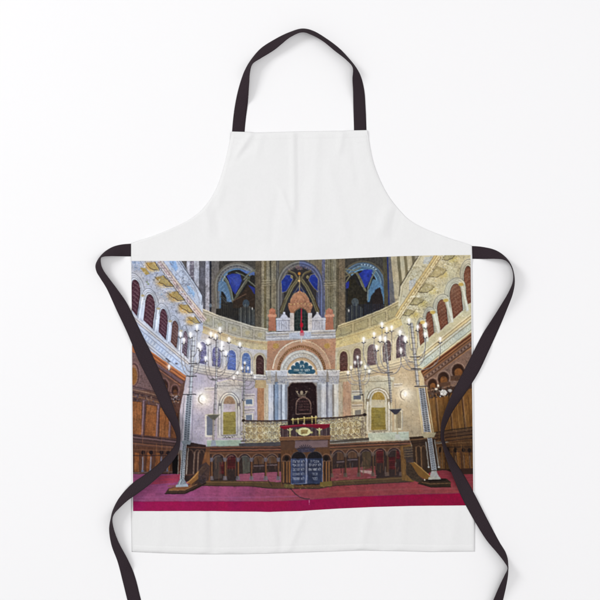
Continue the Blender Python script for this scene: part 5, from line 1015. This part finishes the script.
# ------------------------------------------------------------------ webbing straps
WID = 12.4
def spline(P_, n):
    P_ = np.array(P_, float); k = len(P_)
    ch = np.concatenate([[0], np.cumsum(np.maximum(np.linalg.norm(np.diff(P_[:, :4], axis=0), axis=1), 1e-3) ** .5)])
    out = []
    for t in np.linspace(0, ch[-1], n):
        i = min(k - 2, max(0, np.searchsorted(ch, t, 'right') - 1)); h = ch[i + 1] - ch[i]; s = (t - ch[i]) / h
        def tan(j):
            if j == 0: return (P_[1] - P_[0]) / (ch[1] - ch[0])
            if j == k - 1: return (P_[-1] - P_[-2]) / (ch[-1] - ch[-2])
            a = (P_[j] - P_[j - 1]) / (ch[j] - ch[j - 1]); b_ = (P_[j + 1] - P_[j]) / (ch[j + 1] - ch[j])
            w0, w1 = ch[j + 1] - ch[j], ch[j] - ch[j - 1]
            return (a * w0 + b_ * w1) / (w0 + w1)
        out.append((2 * s ** 3 - 3 * s * s + 1) * P_[i] + (s ** 3 - 2 * s * s + s) * h * tan(i) + (-2 * s ** 3 + 3 * s * s) * P_[i + 1] + (s ** 3 - s * s) * h * tan(i + 1))
    return np.array(out)

def over_cloth(x, y):
    l, r = outline(np.clip(y, 131.3, 552)); return (x > l - 1) & (x < r + 1) & (y > top_edge(x) - 1) & (y < bot_edge(x) + 1)

def strap(name, pairs, raised, under, label=None, under_end=0):
    """pairs of edge points (left x,y, right x,y); the ribbon keeps its true width and tips on edge where it looks narrow.
       raised: which edge lifts (0 left, 1 right); under: how many first pairs run beneath the cloth"""
    n = 46 * (len(pairs) - 1) // 3
    Q = spline(pairs, n)
    mid = (Q[:, :2] + Q[:, 2:]) / 2; tan = np.gradient(mid, axis=0); tl = np.linalg.norm(tan, axis=1, keepdims=True); tan /= np.maximum(tl, 1e-6)
    acr = Q[:, 2:] - Q[:, :2]; w = np.abs(acr[:, 0] * tan[:, 1] - acr[:, 1] * tan[:, 0])
    w = np.minimum(w, np.linalg.norm(acr, axis=1))
    lift = np.sqrt(np.maximum(WID ** 2 - np.minimum(w, WID) ** 2, 0)) * PX
    lift = np.where(w > WID * .93, lift * np.clip((WID - w) / (WID * .07), 0, 1), lift)
    ker = np.exp(-np.linspace(-2, 2, 11) ** 2); ker /= ker.sum()
    sm = lambda a: np.convolve(np.pad(a, 5, 'edge'), ker, 'valid')
    lift = sm(sm(lift)) * .82
    acr_n = 7; uu = np.linspace(0, 1, acr_n)
    tt = np.linspace(0, len(pairs) - 1, n)
    P3 = np.zeros((n, acr_n, 3)); oc = []
    for i in range(n):
        a = Q[i, :2][None, :] + uu[:, None] * acr[i][None, :]
        o = over_cloth(a[:, 0], a[:, 1]); zz = np.where(o, cloth_z(a[:, 0], a[:, 1]) + .0009, .0007); oc.append(zz.max())
        P3[i, :, 0] = wx(a[:, 0]); P3[i, :, 1] = wy(a[:, 1])
    bz = np.array(oc); mxf = np.array([bz[max(0, i - 6):i + 7].max() for i in range(n)]); bz = sm(sm(mxf))
    s_under = np.clip((tt - (under - .15)) / .3, 0, 1) if under else np.ones(n)
    if under_end: s_under = s_under * np.clip((len(pairs) - under_end - .5 - tt) / .3 + .5, 0, 1)
    bz = bz * s_under + .0003 * (1 - s_under)
    sign = (1 - uu) if raised == 0 else uu
    crown = .0004 * (1 - (2 * uu - 1) ** 2)
    P3[:, :, 2] = bz[:, None] + lift[:, None] * sign[None, :] + crown[None, :] * s_under[:, None]
    # closed section: top sheet, bottom sheet a webbing's thickness along the sheet normal
    du = np.gradient(P3, axis=1); ds = np.gradient(P3, axis=0); nn = np.cross(ds, du); nn /= np.maximum(np.linalg.norm(nn, axis=2, keepdims=True), 1e-9)
    fl = np.sign(nn[:, acr_n // 2, 2].mean()) or 1; nn *= fl
    th = .0011
    rim = np.ones(acr_n); rim[0] = rim[-1] = .35
    up = P3 + nn * (th * rim)[None, :, None] * .5; dn = P3 - nn * (th * rim)[None, :, None] * .5
    dn[..., 2] = np.maximum(dn[..., 2], .0002); up[..., 2] = np.maximum(up[..., 2], .0004)
    V = np.concatenate([up.reshape(-1, 3), dn.reshape(-1, 3)]); k = n * acr_n
    Fa = grid_faces(n, acr_n); Fb = grid_faces(n, acr_n, k)[:, ::-1]
    r = np.arange(n - 1)
    S1 = np.stack([r * acr_n, k + r * acr_n, k + (r + 1) * acr_n, (r + 1) * acr_n], 1)[:, ::-1]
    e = acr_n - 1
    S2 = np.stack([r * acr_n + e, k + r * acr_n + e, k + (r + 1) * acr_n + e, (r + 1) * acr_n + e], 1)
    cidx = np.arange(acr_n - 1); E1 = np.stack([cidx, cidx + 1, k + cidx + 1, k + cidx], 1); q0 = (n - 1) * acr_n
    E2 = np.stack([q0 + cidx, k + q0 + cidx, k + q0 + cidx + 1, q0 + cidx + 1], 1)
    o = make_mesh(name, V, np.concatenate([Fa, Fb, S1, S2, E1, E2]), root, M_TAPE)
    import bmesh
    bm = bmesh.new(); bm.from_mesh(o.data); bmesh.ops.recalc_face_normals(bm, faces=bm.faces); 
    uvl = bm.loops.layers.uv.new('UVMap'); arcl = np.concatenate([[0], np.cumsum(tl[1:, 0])]) * PX
    for f in bm.faces:
        for lp in f.loops:
            q = lp.vert.index % k; lp[uvl].uv = (arcl[q // acr_n], (q % acr_n) / (acr_n - 1) * WID * PX)
    bm.to_mesh(o.data); bm.free()
    if label: o['label'] = label
    return o

# neck strap: outer edge, inner edge
strap('neck_strap', [
    (231.6, 140, 244.6, 140), (232.0, 132.6, 244.6, 132.6), (233.6, 115, 246.2, 116), (236.6, 97, 248.0, 102), (241.3, 79.5, 249.4, 84), (245.2, 69.5, 250.2, 73.5), (250.4, 60.6, 252.6, 65.4), (260, 49.2, 261.0, 59.2), (273.3, 40.2, 275.0, 50.4), (289, 32.4, 290.4, 38.4),
    (302.4, 28.6, 302.4, 33.6), (313, 30.8, 311.6, 36.2), (326.7, 38.8, 322.8, 42.4), (340, 49.0, 334.4, 51.8), (350.6, 60.4, 346.4, 61.4), (356.2, 67.6, 352.4, 68.6), (360.8, 76.2, 352.3, 80), (364.2, 90, 353.0, 92), (365.6, 108, 353.4, 108), (366.5, 131, 354.0, 131), (366.6, 138, 354.0, 138)],
    1, 2, None, 2)
o_last = None
strap('waist_tie', [
    (139, 243.6, 139, 256.4), (131, 243.7, 131, 256.4), (120, 244.8, 119, 256.3), (111.7, 247.4, 110.6, 256.3), (104, 252.4, 104.2, 256.9), (98.8, 258.2, 101.8, 258.6), (95.6, 265, 102, 264.6), (96.4, 271.2, 104, 270), (100, 277.6, 109.4, 277.8), (106.7, 288.4, 117, 288), (115, 306.4, 127, 303), (128, 334, 141.6, 333),
    (139, 360.8, 153.2, 356.6), (154, 390.6, 166.4, 386.8), (163, 410, 175.4, 411), (170.2, 422, 179.2, 421.6), (174.6, 431, 181.0, 430.8), (176.6, 438, 181.2, 439.4), (175.2, 444.4, 179.2, 450.6), (167, 455.2, 172.4, 461.6), (155, 466.8, 161, 474.2), (143, 475.8, 148, 485.6), (133, 482.8, 137, 493.8), (124.6, 491.2, 129, 499.2), (117.6, 500.4, 121.4, 506),
    (112.6, 510.8, 115, 513), (110.8, 518, 113.3, 518.4), (109.2, 529, 114.6, 527.6), (111.4, 544.4, 119.2, 541), (117.8, 562, 128.8, 560), (122.8, 581.4, 135.6, 578.4), (127.4, 600, 140.8, 599), (138, 642, 151.6, 640)],
    1, 2, 'left waist tie looping out and back across the print')
strap('waist_tie', [
    (464, 246, 464, 258.6), (471.9, 246, 471.9, 258.8), (483, 247, 484, 259), (495, 250, 495, 259), (503, 254.8, 502.4, 259.8), (509.6, 262, 507.6, 263.2), (513.4, 271, 511.4, 271), (514.8, 281.4, 511.9, 280.8), (513, 293, 508.0, 291.4), (506.7, 310, 498, 308.6), (496.9, 333, 483.4, 332.4), (489, 350, 474.4, 349.6),
    (478, 373, 462.4, 373.4), (466, 392, 452.0, 392.8), (453.4, 410, 444.8, 408.8), (447.4, 422, 440.8, 421.6), (444.4, 430.6, 439.9, 431), (444.2, 437.6, 440.2, 438.2), (446.6, 446.4, 442.4, 447), (453, 458, 446.6, 461), (461.7, 471.4, 452.8, 476.8), (473.2, 491.6, 461.8, 497.6), (487.5, 519.6, 474.0, 520.2), (499.4, 542, 486.4, 540),
    (505.4, 552, 496.2, 551.6), (507.8, 559.6, 503.4, 560.8), (508.3, 567, 506.5, 566.8), (508.0, 575, 503.8, 573.6), (506.6, 584, 499.4, 583), (503, 600, 492.6, 599.6), (493, 636, 480, 634)],
    1, 2, 'right waist tie crossing the print and twisting below the hem')

# ------------------------------------------------------------------ studio light
world = bpy.data.worlds.new('World'); scene.world = world; world.use_nodes = True
bg = world.node_tree.nodes['Background']; bg.inputs['Color'].default_value = (1, 1, 1, 1); bg.inputs['Strength'].default_value = .475
def softbox(name, loc, size, power, colr=(1, 1, 1)):
    l = bpy.data.lights.new(name, 'AREA'); l.shape = 'RECTANGLE'; l.size = size; l.size_y = size; l.energy = power; l.color = colr
    o = bpy.data.objects.new(name, l); col.objects.link(o); o.location = loc
    d = np.array([0, 0, 0.0]) - np.array(loc)
    from mathutils import Vector
    o.rotation_euler = Vector(d).to_track_quat('-Z', 'Y').to_euler(); o['kind'] = 'helper'
    return o
softbox('key_softbox', (-3.6, 2.0, 2.8), 1.5, 100)
softbox('fill_softbox', (0.7, -.5, 5.2), 3.4, 84, (1.0, .985, 1.0))
softbox('side_softbox', (3.6, .6, 3.4), 2.4, 34, (1.0, .985, 1.0))

cam_d = bpy.data.cameras.new('camera'); cam = bpy.data.objects.new('camera', cam_d); col.objects.link(cam)
cam.location = (0, 0, 4.0); cam_d.sensor_width = 36; cam_d.lens = 36 * 4.0 / 1.2; cam_d.clip_end = 50
scene.camera = cam
scene.view_settings.view_transform = 'Standard'; scene.view_settings.look = 'None'; scene.view_settings.exposure = 0; scene.view_settings.gamma = 1
scene.render.resolution_x = scene.render.resolution_y = 1024
